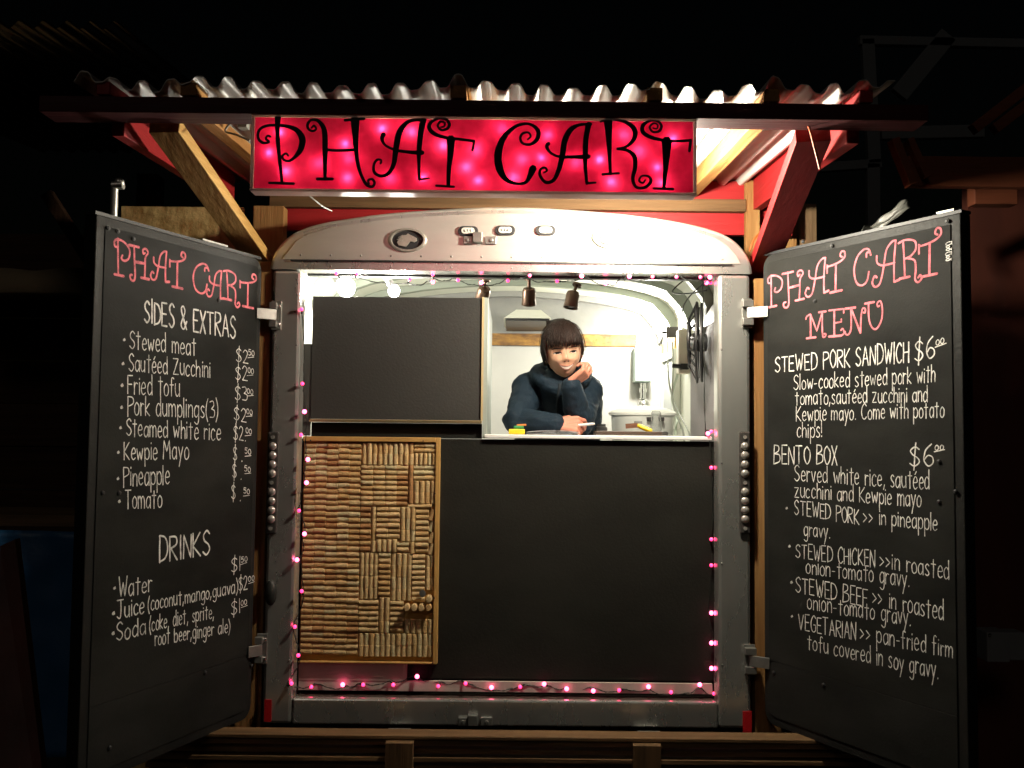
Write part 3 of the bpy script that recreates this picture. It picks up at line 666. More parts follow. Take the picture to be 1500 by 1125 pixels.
TL('R', 'STEWED PORK SANDWICH', 1135.5, 545, 1331, 531, 21, 31, .0042)
TL('R', '$6', 1341, 528, 1369, 525, 33, 31, .0042); TL('R', '00', 1371, 506, 1383, 502, 9, 9, .003); TL('R', '-', 1369, 512.5, 1387, 506, 10, 10, .003, name='underline')
for a in (('Slow-cooked stewed pork with', 1162.5, 571, 1370, 559.5, 21, 24), ('tomato,sautéed zucchini and', 1165, 593, 1358.5, 588, 20, 23), ('Kewpie mayo. Come with potato', 1166.4, 617, 1383, 611, 21, 23), ('chips!', 1167.7, 641, 1204, 640, 22, 22)): TL('R', *a, pen=.0031)
TL('R', 'BENTO BOX', 1134, 679.5, 1226, 681, 27, 27, .0042)
TL('R', '$6', 1333, 682, 1367, 683, 30, 31, .0042); TL('R', '00', 1370, 660, 1382, 658.5, 8, 8, .003); TL('R', '-', 1369, 665.5, 1386, 662, 10, 10, .003, name='underline')
for a in (('Served white rice, sautéed', 1164, 704, 1361, 717, 22, 27), ('zucchini and Kewpie mayo', 1164, 728, 1349.4, 743, 21, 25)): TL('R', *a, pen=.0031)
TL('R', 'STEWED PORK', 1164, 753, 1258, 768, 20, 23, .0034); TL('R', '>> in pineapple', 1265, 766, 1372.6, 777, 22, 24, .0031); TL('R', 'gravy.', 1178, 785, 1216, 789, 21, 21, .0031)
TL('R', 'STEWED CHICKEN', 1165.6, 817, 1282, 831, 20, 25, .0034); TL('R', '>>in roasted', 1289, 830, 1390, 849, 23, 27, .0031); TL('R', 'onion-tomato gravy.', 1181, 840, 1332, 860, 22, 25, .0031)
TL('R', 'STEWED BEEF', 1165.6, 867, 1271, 889, 22, 27, .0034); TL('R', '>> in roasted', 1278, 885, 1382, 909, 24, 28, .0031); TL('R', 'onion-tomato gravy.', 1183, 892, 1334, 917, 22, 26, .0031)
TL('R', 'VEGETARIAN', 1170, 922, 1254, 938, 22, 26, .0034); TL('R', '>> pan-fried firm', 1260, 936, 1395.5, 964, 24, 26, .0031); TL('R', 'tofu covered in soy gravy.', 1183, 951, 1374, 994, 21, 27, .0031)
for x, y in ((1153.5, 744), (1156.7, 802), (1159.6, 853), (1160.4, 903)): TL('R', '*', x - 1.2, y + 12, x + 1.2, y + 12, 30, pen=.008, name='bullet')
# faint smears of old chalk at the top outer corner of the menu door
for k in range(4):
    y = 355 + k * 7.5; TL('R', '&' if k % 2 else 'a', 1385, y + 5, 1394, y + 3, 7, 7, .0026, name='chalk_smudge')

# ================================================================ hanging sign
SX0, SX1, SY0, SY1, SZ0, SZ1 = -.697, .482, 2.402, 2.450, CZ + .628, CZ + .834
sign = thing('hanging_sign', (-.1, 2.44, SZ0), 'long backlit pink sign with curly black lettering hung beneath the front beam', 'sign')
ACR = mat('clear_acrylic', (.85, .82, .82), .2, spec=.6, trans=.0, bump=(30, .1))
_t = ACR.node_tree; _tl = _t.nodes.new('ShaderNodeBsdfTranslucent'); _tl.inputs['Color'].default_value = (.85, .72, .72, 1); _mx = _t.nodes.new('ShaderNodeMixShader'); _mx.inputs[0].default_value = .3
_t.links.new(_t.nodes['Principled BSDF'].outputs[0], _mx.inputs[1]); _t.links.new(_tl.outputs[0], _mx.inputs[2]); _t.links.new(_mx.outputs[0], _t.nodes['Material Output'].inputs['Surface'])
fr = MB()
fr.box((SX0, SY0 - .004, SZ0), (SX1, SY1, SZ0 + .008)); fr.box((SX0, SY0 - .004, SZ1 - .007), (SX1, SY1, SZ1 - .001))
fr.box((SX0, SY0 - .004, SZ0 + .0082), (SX0 + .009, SY1, SZ1 - .0072)); fr.box((SX1 - .009, SY0 - .004, SZ0 + .0082), (SX1, SY1, SZ1 - .0072))
fr.build('acrylic_case', ACR, sign, bevel=.003)
bk = MB(); bk.box((SX0 + .0095, SY1 - .006, SZ0 + .0085), (SX1 - .0095, SY1 - .001, SZ1 - .0075)); bk.build('back_panel', mat('pink_back_panel', (.30, .06, .09), .7, bump=(30, .1)), sign)
def film():
    m = bpy.data.materials.new('red_sign_film'); m.use_nodes = True; t = m.node_tree; t.nodes.clear()
    out = t.nodes.new('ShaderNodeOutputMaterial'); tr = t.nodes.new('ShaderNodeBsdfTranslucent'); df = t.nodes.new('ShaderNodeBsdfDiffuse'); gl = t.nodes.new('ShaderNodeBsdfGlossy')
    tc = t.nodes.new('ShaderNodeTexCoord'); n = t.nodes.new('ShaderNodeTexNoise'); n.inputs['Scale'].default_value = 16; n.inputs['Detail'].default_value = 4
    r = t.nodes.new('ShaderNodeValToRGB'); r.color_ramp.elements[0].position = .35; r.color_ramp.elements[1].position = .7
    r.color_ramp.elements[0].color = (.50, .009, .078, 1); r.color_ramp.elements[1].color = (.90, .026, .165, 1)
    t.links.new(tc.outputs['Object'], n.inputs['Vector']); t.links.new(n.outputs['Fac'], r.inputs['Fac']); t.links.new(r.outputs['Color'], tr.inputs['Color'])
    df.inputs['Color'].default_value = (.30, .008, .03, 1); gl.inputs['Roughness'].default_value = .25; gl.inputs['Color'].default_value = (.8, .8, .8, 1)
    a = t.nodes.new('ShaderNodeMixShader'); a.inputs[0].default_value = .25; b = t.nodes.new('ShaderNodeMixShader'); b.inputs[0].default_value = .05
    t.links.new(tr.outputs[0], a.inputs[1]); t.links.new(df.outputs[0], a.inputs[2]); t.links.new(a.outputs[0], b.inputs[1]); t.links.new(gl.outputs[0], b.inputs[2]); t.links.new(b.outputs[0], out.inputs['Surface'])
    return m
fc = MB(); nx, nz = 60, 10
for j in range(nz + 1):
    for i in range(nx + 1):
        x = SX0 + .0095 + (SX1 - SX0 - .019) * i / nx; z = SZ0 + .0085 + (SZ1 - SZ0 - .016) * j / nz
        fc.v.append(Vector((x, SY0 + .0015 * noise.noise(Vector((x * 7, z * 9, 0))), z)))
for j in range(nz):
    for i in range(nx):
        a = j * (nx + 1) + i; fc.f.append((a, a + 1, a + nx + 2, a + nx + 1)); fc.mi.append(0)
fc.build('sign_face', film(), sign, smooth=60)
INK = mat('black_sign_paint', (.012, .004, .006), .6)
def sign_letters(keys, ox):
    for k in keys:
        mb = MB()
        for stq in SP[k]:
            P = [Vector((ox + a / 4.41, 150 + b / 4.41, c)) for a, b, c in stq]
            P = catmull(P, 6) if len(P) > 2 else resample(P, 4)
            z = random.random() * .0002
            W = [onplane(p.x, p.y, Vector((0, SY0 - .0028 - z, 0)), Vector((0, -1, 0))) for p in P]
            ribbon(mb, W, Vector((0, -1, 0)), [max(.0012, p.z / 4.41 / 1350 * 2.4 * .5 * 1.38) for p in P])
        mb.build('letter', INK, sign)
sign_letters('PHAT', 360); sign_letters('CaRt', 690)
GLOW = mat('warm_pink_bulb', (1, .7, .6), .4, emit=(1.0, .74, .44), estr=74.0)
blobs = [(411, 195), (420, 253), (470, 241), (507, 212), (510, 262), (513, 235), (560, 190), (604, 195), (573, 264), (620, 262), (683, 247), (698, 222), (701, 266), (753, 262), (765, 236), (793, 232), (802, 200), (845, 240), (878, 235), (895, 268), (913, 200), (962, 247), (968, 269), (735, 190), (985, 205), (650, 215), (935, 225), (395, 225)]
for i, (px, py) in enumerate(blobs):
    p = at(px, py, 2.4105 + .0035 * (i % 3)); p.z = min(max(p.z, SZ0 + .018), SZ1 - .018); b = MB(); b.ball(p, .0062, 10, 6); b.build('bulb', GLOW, sign, smooth=60)

# ================================================================ string of pink lights round the opening
strl = thing('string_lights', (0, 3.24, B1), 'string of small glowing pink lights looped round the serving opening', 'string lights')
PB = mat('pink_bulb', (1, .2, .4), .3, emit=(1.0, .03, .15), estr=4.5)
PBH = mat('hot_pink_bulb', (1, .3, .5), .3, emit=(1.0, .09, .22), estr=10)
left = [(442, 453), (443, 562), (446, 603), (441, 637), (451, 673), (449, 707), (438, 748), (446, 782), (435, 820), (442, 866), (432, 918), (437, 960), (427, 1001)]
bot = [(456, 1006), (502, 1003), (532, 1003), (576, 1003), (611, 991), (642, 1005), (682, 1001), (720, 1007), (762, 1006), (797, 1002), (830, 1009), (869, 1012), (907, 1011), (950, 1006), (983, 1014), (1025, 1003), (1046, 1016)]
right = [(1047, 979), (1051, 942), (1050, 898), (1042, 828), (1046, 790), (1047, 685), (1048, 632), (1037, 635)]
top = [(1035, 414), (1041, 406), (1040, 400), (1026, 398), (991, 397), (956, 400), (922, 400), (922, 394), (887, 415), (852, 398), (816, 405), (776, 398), (744, 407), (705, 414), (671, 408), (634, 397), (634, 413), (600, 408), (523, 397), (493, 397)]
random.seed(11); pts = []
def yb(i, seg): return {'l': 3.235, 'b': 3.326, 'r': 3.335, 't': 3.345}[seg]
for seg, L_ in (('l', left), ('b', bot), ('r', right), ('t', top)):
    for i, (px, py) in enumerate(L_):
        p = at(px, py, yb(i, seg))
        if seg == 'l': p = at(px, py, 3.238)
        if seg == 't':
            p = at(px, py, 3.243 if py <= 402 else 3.36)
            p.z = min(p.z, CZ + .556)
        if seg == 'r' : p.x = min(p.x, R0 - .006)
        hot = random.random() < .4
        b = MB(); d = Vector((random.uniform(-1, 1), -.6, random.uniform(-.6, .9))).normalized()
        b.ball(p, .0078 if hot else .0064, 10, 8); bo = b.build('bulb', PBH if hot else PB, strl, smooth=60)
        k = MB(); k.cyl(p - d * .004, p - d * .018, .0036, 8); k.build('socket', RUBBER, strl)
        pts.append(p - d * .018)
wr = MB(); seq = []
for a, b in zip(pts, pts[1:]):
    seq.append(a)
    for t in (.33, .66): seq.append(a.lerp(b, t) + Vector((random.uniform(-.006, .006), random.uniform(-.004, .006), -.008 + random.uniform(-.005, .005))))
seq.append(pts[-1])
wr.tube(catmull(seq, 3), .0012, 5); wr.tube([p + Vector((.003 * math.sin(i * 1.7), .002, .003 * math.cos(i * 1.7))) for i, p in enumerate(catmull(seq, 3))], .0011, 5)
tail = [at(1035, 412, 3.36), at(1012, 432, 3.45), at(1000, 452, 3.6), at(1003, 470, 3.75), at(1012, 478, 3.8)]
wr.tube(catmull(tail, 5), .003, 6); wr.tube(catmull([at(1035, 425, 3.36), at(1010, 430, 3.5), at(985, 428, 3.7), at(1000, 412, 3.8), at(1020, 402, 3.7)], 5), .003, 6)
wr.build('wire', RUBBER, strl, smooth=60)
# ================================================================ the person
def vox(mb, size, smooth=6, disp=None):
    """fuse overlapping closed shapes into one continuous skin"""
    me = mb.mesh('tmp', [SKIN]); o = bpy.data.objects.new('tmp', me); COL.objects.link(o)
    r = o.modifiers.new('r', 'REMESH'); r.mode = 'VOXEL'; r.voxel_size = size; r.use_smooth_shade = True
    s = o.modifiers.new('s', 'SMOOTH'); s.factor = .5; s.iterations = smooth
    dg = bpy.context.evaluated_depsgraph_get(); ev = o.evaluated_get(dg)
    m2 = bpy.data.meshes.new_from_object(ev, depsgraph=dg)
    V = [v.co.copy() for v in m2.vertices]; Fc = [tuple(p.vertices) for p in m2.polygons]
    if disp:
        N = [v.normal.copy() for v in m2.vertices]; V = [v + n * disp(v) for v, n in zip(V, N)]
    bpy.data.objects.remove(o); bpy.data.meshes.remove(me); bpy.data.meshes.remove(m2)
    return V, Fc
SKIN = mat('skin', (.58, .33, .215), .5, spec=.35, bump=(220, .05), var=(14, (.62, .34, .225), .6))
SKIN.node_tree.nodes['Principled BSDF'].inputs['Subsurface Weight'].default_value = .12
SKIN.node_tree.nodes['Principled BSDF'].inputs['Subsurface Radius'].default_value = (.012, .005, .003)
HANDSKIN = mat('hand_skin', (.50, .215, .14), .5, spec=.4, bump=(220, .06), var=(20, (.54, .20, .135), .6))
LIP = mat('lips', (.30, .10, .08), .4); TEETH = mat('teeth', (.76, .72, .64), .3); EYE = mat('dark_eye', (.008, .005, .004), .35, spec=.3); EYEW = mat('eye_white', (.6, .55, .5), .3)
HAIR = mat('dark_brown_hair', (.007, .004, .003), .46, spec=.22, var=(30, (.026, .011, .007), .35, (4, 4, .5)), bump=(80, .4, (8, 8, .5)))
JACK = mat('navy_jacket', (.0040, .0115, .0210), .74, spec=.22, var=(5, (.0070, .0175, .030), .6), bump=(38, .55))
JEANS = mat('dark_trousers', (.02, .022, .03), .8, bump=(120, .2))
person = thing('person', (.2, 4.1, CZ - .95), 'smiling woman with dark fringe in a navy jacket leaning on the counter, chin on hand', 'person')
RX, RY, RZ = .0710, .088, .107
def face_pt(dx, dy, dz):
    x, y, z = dx * RX, dy * RY, dz * RZ
    if dz < 0:
        k = (-dz) ** 1.6; x *= 1 - .24 * k
        if dy > 0: y *= 1 - .45 * (-dz)
        else: y *= 1 + .06 * (-dz)
    if dy < 0:
        f = min(1, -dy * 1.5)
        g = lambda cx, cz, sx, sz: math.exp(-((x - cx) / sx) ** 2 - ((z - cz) / sz) ** 2)
        y += f * .010 * (abs(x) < .05) * g(0, 0, .05, .09)                         # flatter face
        y -= f * .0105 * g(0, -.028, .0115, .010) + f * .008 * g(0, -.008, .0085, .018)   # nose
        y -= f * .006 * (g(.013, -.032, .006, .006) + g(-.013, -.032, .006, .006))      # nostril wings
        y += f * .006 * (g(.030, -.002, .014, .009) + g(-.030, -.002, .014, .009))        # eye sockets
        y -= f * .0075 * (g(.038, -.034, .017, .014) + g(-.038, -.034, .017, .014))       # smiling cheeks
        y -= f * .007 * g(0, -.092, .020, .014)                                          # chin
        y -= f * .003 * g(0, -.064, .032, .018)
        y += f * .0015 * (g(.038, -.058, .008, .012) + g(-.038, -.058, .008, .012))      # smile creases
    return Vector((x, y, z))
def face_at(x, z, out=0.0):
    dz = z / RZ; k = (1 - .24 * (-dz) ** 1.6) if dz < 0 else 1
    dx = x / (RX * k); dy = -math.sqrt(max(.01, 1 - dx * dx - dz * dz)); p = face_pt(dx, dy, dz); return p + Vector((0, -out, 0))
HC = at(824, 513, 3.575)
HM = Matrix.Translation(HC) @ Matrix.Rotation(math.radians(-7), 4, 'Y') @ Matrix.Rotation(math.radians(5), 4, 'Z') @ Matrix.Rotation(math.radians(8), 4, 'X')
hd = MB(); n, m_ = 72, 60
hd.v.append(face_pt(0, 0, -1))
for i in range(1, m_):
    t = math.pi * i / m_
    for k in range(n):
        a = 2 * math.pi * k / n; hd.v.append(face_pt(math.sin(t) * math.cos(a), math.sin(t) * math.sin(a), -math.cos(t)))
hd.v.append(face_pt(0, 0, 1))
hd.f += [(0, 1 + (k + 1) % n, 1 + k) for k in range(n)]
for i in range(m_ - 2):
    for k in range(n):
        a, b = 1 + i * n + k, 1 + i * n + (k + 1) % n; hd.f.append((a, b, b + n, a + n))
o = 1 + (m_ - 2) * n; L = len(hd.v) - 1
hd.f += [(o + k, o + (k + 1) % n, L) for k in range(n)]; hd.mi = [0] * len(hd.f)
for s in (-1, 1):
    hd.ball((s * .071, .008, -.012), (.010, .020, .030), 10, 8)                             # ears
    # smiling eyes: narrow lens with dark lashes above
    cx, cz = s * .0310, -.0065
    e = [face_at(cx + .0165 * t, cz + .0045 * (1 - t * t), .0012) for t in [k / 6 - 1 for k in range(13)]]
    hd.tube(e, [.0010 + .0017 * (1 - (k / 6 - 1) ** 2) for k in range(13)], 6, 4)
    lo = [face_at(cx + .0145 * t, cz - .0036 * (1 - t * t) + .0005, .0008) for t in [k / 6 - 1 for k in range(13)]]
    o = len(hd.v); hd.v += e + lo
    hd.f += [(o + k, o + k + 1, o + 13 + k + 1, o + 13 + k) for k in range(12)]; hd.mi += [5 if k in (0, 1, 2, 9, 10, 11) else 4 for k in range(12)]
    hd.tube(lo, .0006, 5, 3)
    br = [face_at(cx + .018 * t + s * .002, cz + .020 - .004 * t * t, .001) for t in [k / 5 - 1 for k in range(11)]]; hd.tube(br, [.0012 + .001 * (1 - abs(k / 5 - 1)) for k in range(11)], 5, 4)
    hd.ball(face_at(s * .007, -.0395, .0005), (.0032, .002, .0018), 8, 6, 4)
T = [k / 8 - 1 for k in range(17)]
up = [face_at(.030 * t, -.0580 + .0090 * t * t, .0015) for t in T]; lw = [face_at(.029 * t, -.0712 + .0215 * t * t, .0015) for t in T]
o = len(hd.v); hd.v += up + lw; hd.f += [(o + k, o + k + 1, o + 17 + k + 1, o + 17 + k) for k in range(16)]; hd.mi += [4 if k in (0, 15) else 3 for k in range(16)]
hd.tube(up, [.0006 + .0008 * (1 - t * t) for t in T], 7, 2); hd.tube(lw, [.0006 + .0014 * (1 - t * t) for t in T], 7, 2)
HV = [HM @ v for v in hd.v]
# hands -----------------------------------------------------------
def hand(W, fwd, back, thumb, curls, spread=1.0, sc=.92, tcurl=0.0):
    fwd = fwd.normalized(); back = (back - fwd * back.dot(fwd)).normalized(); th = (thumb - fwd * thumb.dot(fwd) - back * thumb.dot(back)).normalized()
    X = lambda a, b, c: W + (fwd * a + th * b + back * c) * sc
    mb = MB(); ys = (.030, .010, -.010, -.027)
    mb.cap(X(-.035 if tcurl else -.004, 0, 0), X(.012, 0, 0), .024 * sc, .024 * sc)
    for i, (y, ln) in enumerate(zip(ys, (.070, .078, .072, .057))):
        mb.cap(X(.005, y * .6, 0), X(.082 - .004 * abs(i - 1), y, .004), .0145 * sc, .0125 * sc)
        a, p = 0.0, (.082 - .004 * abs(i - 1), y, .003); r = .0098 - .0008 * (i == 3)
        for j, (fr_, cv) in enumerate(zip((.45, .30, .25), curls[i])):
            a += math.radians(cv); l = ln * fr_
            q = (p[0] + l * math.cos(a), p[1] + (y * .10 * spread if j == 0 else 0), p[2] - l * math.sin(a))
            mb.cap(X(*p), X(*q), (r - .0008 * j) * sc, (r - .0008 * (j + 1)) * sc, 12); p = q
    mb.cap(X(.010, .020, -.006), X(.045, .043, -.014), .0155 * sc, .0125 * sc); mb.cap(X(.045, .043, -.014), X(.072, .046 - tcurl, -.024), .0118 * sc, .0105 * sc); mb.cap(X(.072, .046 - tcurl, -.024), X(.094, .038 - tcurl * 2, -.030), .0105 * sc, .0085 * sc)
    return mb
W1 = at(817, 621, 3.475); W2 = at(836, 561, 3.460)
h1 = hand(W1, Vector((1, -.12, -.06)), Vector((.05, -.8, .5)), Vector((0, .5, .8)), [(28, 45, 30), (40, 55, 35), (50, 60, 40), (55, 65, 40)], tcurl=.006)
f2 = Vector((.78, .02, .62)); b2 = Vector((.55, -.55, -.62))
h2 = hand(W2, f2, b2, f2.cross(b2), [(15, 50, 40), (22, 62, 45), (32, 72, 50), (42, 78, 50)], tcurl=.0, sc=.84)
parts = [(HV, hd.f, hd.mi)]
for h in (h1, h2):
    V, Fc = vox(h, .0019, 3); parts.append((V, Fc, [1] * len(Fc)))
NB = Vector((.197, 3.69, CZ + .215))
El, Er = Vector((.024, 3.565, CZ + .043)), Vector((.262, 3.565, CZ + .043)); Sl, Sr = Vector((.066, 3.715, CZ + .172)), Vector((.298, 3.715, CZ + .165))
core = MB(); HIP = Vector((.20, 4.10, CZ - .12))
core.cap(HIP, NB + Vector((0, .05, -.03)), .10, .09); core.cap(NB, HC + Vector((0, .02, -.03)), .052, .05)
for s, S_, E_, W_ in ((-1, Sl, El, W1), (1, Sr, Er, W2)):
    core.cap(NB, S_, .06, .05); core.cap(S_, E_, .038, .032); core.cap(E_, W_, .032, .024)
    hp = HIP + Vector((s * .085, .0, -.03)); kn = Vector((hp.x + s * .01, 4.02, CZ - .50)); ft = Vector((kn.x, 4.12, CZ - .90))
    core.cap(HIP, hp, .10, .09); core.cap(hp, kn, .075, .055); core.cap(kn, ft, .05, .038); core.cap(ft, ft + Vector((0, -.14, -.02)), .035, .028)
V, Fc = vox(core, .008, 4); parts.append((V, Fc, [0] * len(Fc)))
bd = MB()
for V, Fc, mi in parts:
    o = len(bd.v); bd.v += V; bd.f += [tuple(i + o for i in f) for f in Fc]; bd.mi += mi
body = bd.build('body', [SKIN, HANDSKIN, LIP, TEETH, EYE, EYEW], person, smooth=180)
# jacket ------------------------------------------------------------
jk = MB(); CH = Vector((.195, 3.80, CZ + .12))
for dx in (-.065, .065): jk.cap(HIP + Vector((dx * 1.1, -.02, .03)), CH + Vector((dx, 0, 0)), .115, .118)
jk.cap(HIP + Vector((0, -.02, .03)), CH, .13, .125)
jk.cap(CH + Vector((-.07, .02, .05)), Sl, .10, .072); jk.cap(CH + Vector((.07, .02, .05)), Sr, .10, .072); jk.cap(Sl, Sr, .064, .064)
jk.cap(CH, Vector((.192, 3.645, CZ + .195)), .12, .080)
jk.cap(Vector((.15, 3.71, CZ + .235)), Sl, .058, .060); jk.cap(Vector((.24, 3.71, CZ + .232)), Sr, .058, .060); jk.cap(Sl, El, .064, .057); jk.cap(El, W1 + (El - W1).normalized() * .012, .053, .040)
jk.cap(Sr, Er, .066, .058); jk.cap(Er, W2 + (Er - W2).normalized() * .010 + Vector((0, .004, -.006)), .055, .040)
for k in range(20):                                              # stand-up hood folds round the neck
    a = 2 * math.pi * k / 20; b = 2 * math.pi * (k + 1) / 20
    f = lambda t: Vector((.194 + .094 * math.cos(t), 3.662 + .080 * math.sin(t), CZ + .202 + .038 * math.sin(t) + .034 * abs(math.cos(t)) ** 1.5))
    jk.cap(f(a), f(b), .027 + .004 * abs(math.cos(a)), .027 + .004 * abs(math.cos(b)), 10)
def folds(v):
    e = 0
    for E_ in (El, Er):
        d = (v - E_).length; e += math.exp(-(d / .10) ** 2)
    return .0036 * e * math.sin(70 * (v.x * .7 + v.z * .9 + v.y * .4) + 3 * noise.noise(v * 9)) + .0025 * noise.noise(v * 12) + (.0028 + .0045 * e) * noise.noise(Vector((v.x * 18, v.y * 20, v.z * 52)))
V, Fc = vox(jk, .0055, 4, folds); j = MB(); j.v = V; j.f = Fc; j.mi = [0] * len(Fc)
j.build('jacket', JACK, person, smooth=180)
zp = MB()
zp.tube(catmull([Vector((.185, 3.556, CZ + .19)), Vector((.180, 3.560, CZ + .15)), Vector((.178, 3.60, CZ + .08)), Vector((.180, 3.67, CZ + .0))], 5), .006, 6); zp.build('zip_flap', mat('dark_zip', (.004, .008, .013), .6), person, smooth=60)
tr = MB()
for s in (-1, 1):
    hp = HIP + Vector((s * .085, .0, -.03)); kn = Vector((hp.x + s * .01, 4.02, CZ - .50)); ft = Vector((kn.x, 4.12, CZ - .86))
    tr.cap(HIP, hp, .12, .11); tr.cap(hp, kn, .092, .068); tr.cap(kn, ft, .064, .05)
V, Fc = vox(tr, .010, 4); t = MB(); t.v = V; t.f = Fc; t.mi = [0] * len(Fc); t.build('trousers', JEANS, person, smooth=180)
# hair ------------------------------------------------------------
hr = MB(); random.seed(5)
def hp(d, s):
    d = d.normalized(); p = Vector((d.x * RX * 1.03, d.y * RY, d.z * RZ * (1 + .045 * max(0, d.z))))
    if d.z < 0: p.x *= 1 - .12 * (-d.z)
    return p * s
n, m_ = 40, 30; o = len(hr.v); ok = {}
for i in range(m_ + 1):
    t = math.pi * .72 * i / m_
    for k in range(n):
        a = 2 * math.pi * k / n; d = Vector((math.sin(t) * math.cos(a), math.sin(t) * math.sin(a), math.cos(t))); p = hp(d, 1.09)
        hr.v.append(HM @ p); ok[(i, k)] = not (p.y < -.012 and p.z < .042) 
for i in range(m_):
    for k in range(n):
        if all(ok[q] for q in ((i, k), (i, (k + 1) % n), (i + 1, k), (i + 1, (k + 1) % n))):
            a, b = o + i * n + k, o + i * n + (k + 1) % n; hr.f.append((a, a + n, b + n, b)); hr.mi.append(0)
def strand(d0, d1, s0, s1, r=.0017, drop=None):
    P = []
    for k in range(9):
        t = k / 8; d = (d0 * (1 - t) + d1 * t).normalized(); s = s0 + (s1 - s0) * t + .035 * math.sin(math.pi * t)
        P.append(hp(d, s))
    if drop: P += [P[-1] + Vector(drop) * q for q in (.35, .7, 1.0)]
    nn = len(P); hr.tube([HM @ p for p in P], [r * (1 - .65 * (k / (nn - 1)) ** 2) for k in range(nn)], 5)
def dirof(x, z):                                                    # direction for a point on the front at x, z
    a, b = x / RX, z / RZ; q = 1 - a * a - b * b; return Vector((a, -math.sqrt(max(.03, q)), b))
for k in range(430):                                                # fringe down to the brows
    x = random.uniform(-.058, .058); z = .024 + .010 * (x / .06) ** 2 * -1 + random.uniform(-.008, .012) - (random.random() < .10) * random.uniform(.0, .007)
    strand(Vector((x * 4 + random.uniform(-.1, .1), -.05 + random.uniform(-.2, .2), 1)), dirof(x * .98, z), 1.07, random.uniform(1.05, 1.13), random.choice((.0012, .0016, .0021)))
for s in (-1, 1):
    for k in range(90):                                             # side locks
        y = random.uniform(-.5, .35); strand(Vector((s * .35, random.uniform(-.2, .3), 1)), Vector((s * 1.0, y, -.05)), 1.08, random.uniform(1.09, 1.16), .0020, (s * -.006, random.uniform(-.004, .01), -random.uniform(.01, .05 if s < 0 else .02)))
for k in range(220):                                                # swept back crown
    a = random.uniform(0, math.pi); strand(Vector((math.cos(a) * .35, -.1 + random.uniform(-.2, .2), 1)), Vector((math.cos(a) * 1.0, math.sin(a) * .9 + .1, random.uniform(-.5, .25))), 1.07, random.uniform(1.06, 1.19), random.choice((.0012, .0017, .0024)))
for k in range(70):                                                 # loose knot at the back of the crown
    a = random.uniform(0, 6.28); b = random.uniform(0, 6.28); c = Vector((-.012, .045, .098)); e = lambda t: c + Vector((.034 * math.cos(a + t), .030 * math.sin(a + t), .020 * math.sin(b + t * 1.3)))
    hr.tube([HM @ e(t / 6 * 2.6) for t in range(7)], .0024, 5)
for k in range(60):                                                 # stray wisps
    a = random.uniform(0, 2 * math.pi); d0 = Vector((math.cos(a) * .6, math.sin(a) * .6, .9)); d1 = Vector((math.cos(a + random.uniform(-.5, .5)), math.sin(a) * .8 + .2, random.uniform(-.3, .5)))
    strand(d0, d1, 1.14, random.uniform(1.20, 1.30), .0007)
hr.build('hair', HAIR, person, smooth=180)

# ================================================================ things on the counter
ZT = CZ - .0075
pen = MB(); p = at(857, 622, 3.45); q = at(869, 621, 3.44); d = (q - p).normalized(); pen.cyl(p - d * .05, q, .0052, 12); pen.cyl(q, q + d * .006, .0035, 10)
tag(pen.build('marker_pen', WHITEPL, None, smooth=50), 'white marker pen held in the hand resting on the counter', 'pen')
pp = MB(); x0, x1 = at(772, 632, 3.45).x, at(845, 632, 3.45).x
for k in range(5):
    R = Matrix.Translation(Vector(((x0 + x1) / 2, 3.44, ZT + .001 + k * .0022))) @ Matrix.Rotation(.05 * math.sin(k * 2.1), 4, 'Z')
    nx = 12; o = len(pp.v)
    for j in range(2):
        for i in range(nx + 1): pp.v.append(R @ Vector((-.095 + .19 * i / nx, -.075 + .15 * j, .004 * math.sin(3.1 * i / nx) * (k + 1) / 3)))
    for i in range(nx): pp.f.append((o + i, o + i + 1, o + nx + 2 + i, o + nx + 1 + i)); pp.mi.append(0)
po = pp.build('paper_sheets', mat('paper', (.72, .73, .76), .8, bump=(60, .1)), None, smooth=60); so = po.modifiers.new('thick', 'SOLIDIFY'); so.thickness = .0008
tag(po, 'loose pile of white paper sheets under the writing hand', 'papers')
tb = thing('desk_gadget', at(757, 632, 3.42) * 1.0, 'small yellow and green box-like gadget at the left end of the counter', 'gadget')
c = at(757, 632, 3.42); b = MB(); b.box((c.x - .030, 3.40, ZT), (c.x + .030, 3.44, ZT + .020)); b.build('base', mat('yellow_plastic', (.80, .55, .02), .4), tb, bevel=.004)
b = MB(); b.box((c.x - .012, 3.405, ZT + .0205), (c.x + .026, 3.435, ZT + .032)); b.build('top', mat('green_plastic', (.02, .22, .06), .4), tb, bevel=.004)
b = MB(); b.bar((c.x + .0, 3.415, ZT + .034), (c.x + .034, 3.425, ZT + .036), .008, .006); b.build('tab', mat('orange_plastic', (.7, .2, .03), .4), tb, bevel=.001)
x0, x1 = at(872, 632, 3.45).x, at(968, 632, 3.45).x
b = MB(); b.box((x0, 3.42, ZT), (x1, 3.54, ZT + .004)); b.box((x0, 3.42, ZT + .004), (x1, 3.426, ZT + .016)); b.box((x0, 3.534, ZT + .004), (x1, 3.54, ZT + .016)); b.box((x0, 3.426, ZT + .004), (x0 + .006, 3.534, ZT + .016)); b.box((x1 - .006, 3.426, ZT + .004), (x1, 3.534, ZT + .016))
tag(b.build('tray', mat('dark_brown_tray', (.05, .028, .018), .5, bump=(30, .2)), None, bevel=.002), 'shallow dark brown tray of odds and ends on the right of the counter', 'tray')
cu = thing('box_cutter', at(938, 628, 3.46), 'yellow handled knife lying across the dark brown tray', 'knife')
p, q = at(934, 623, 3.47), at(955, 633, 3.45); d = (q - p)
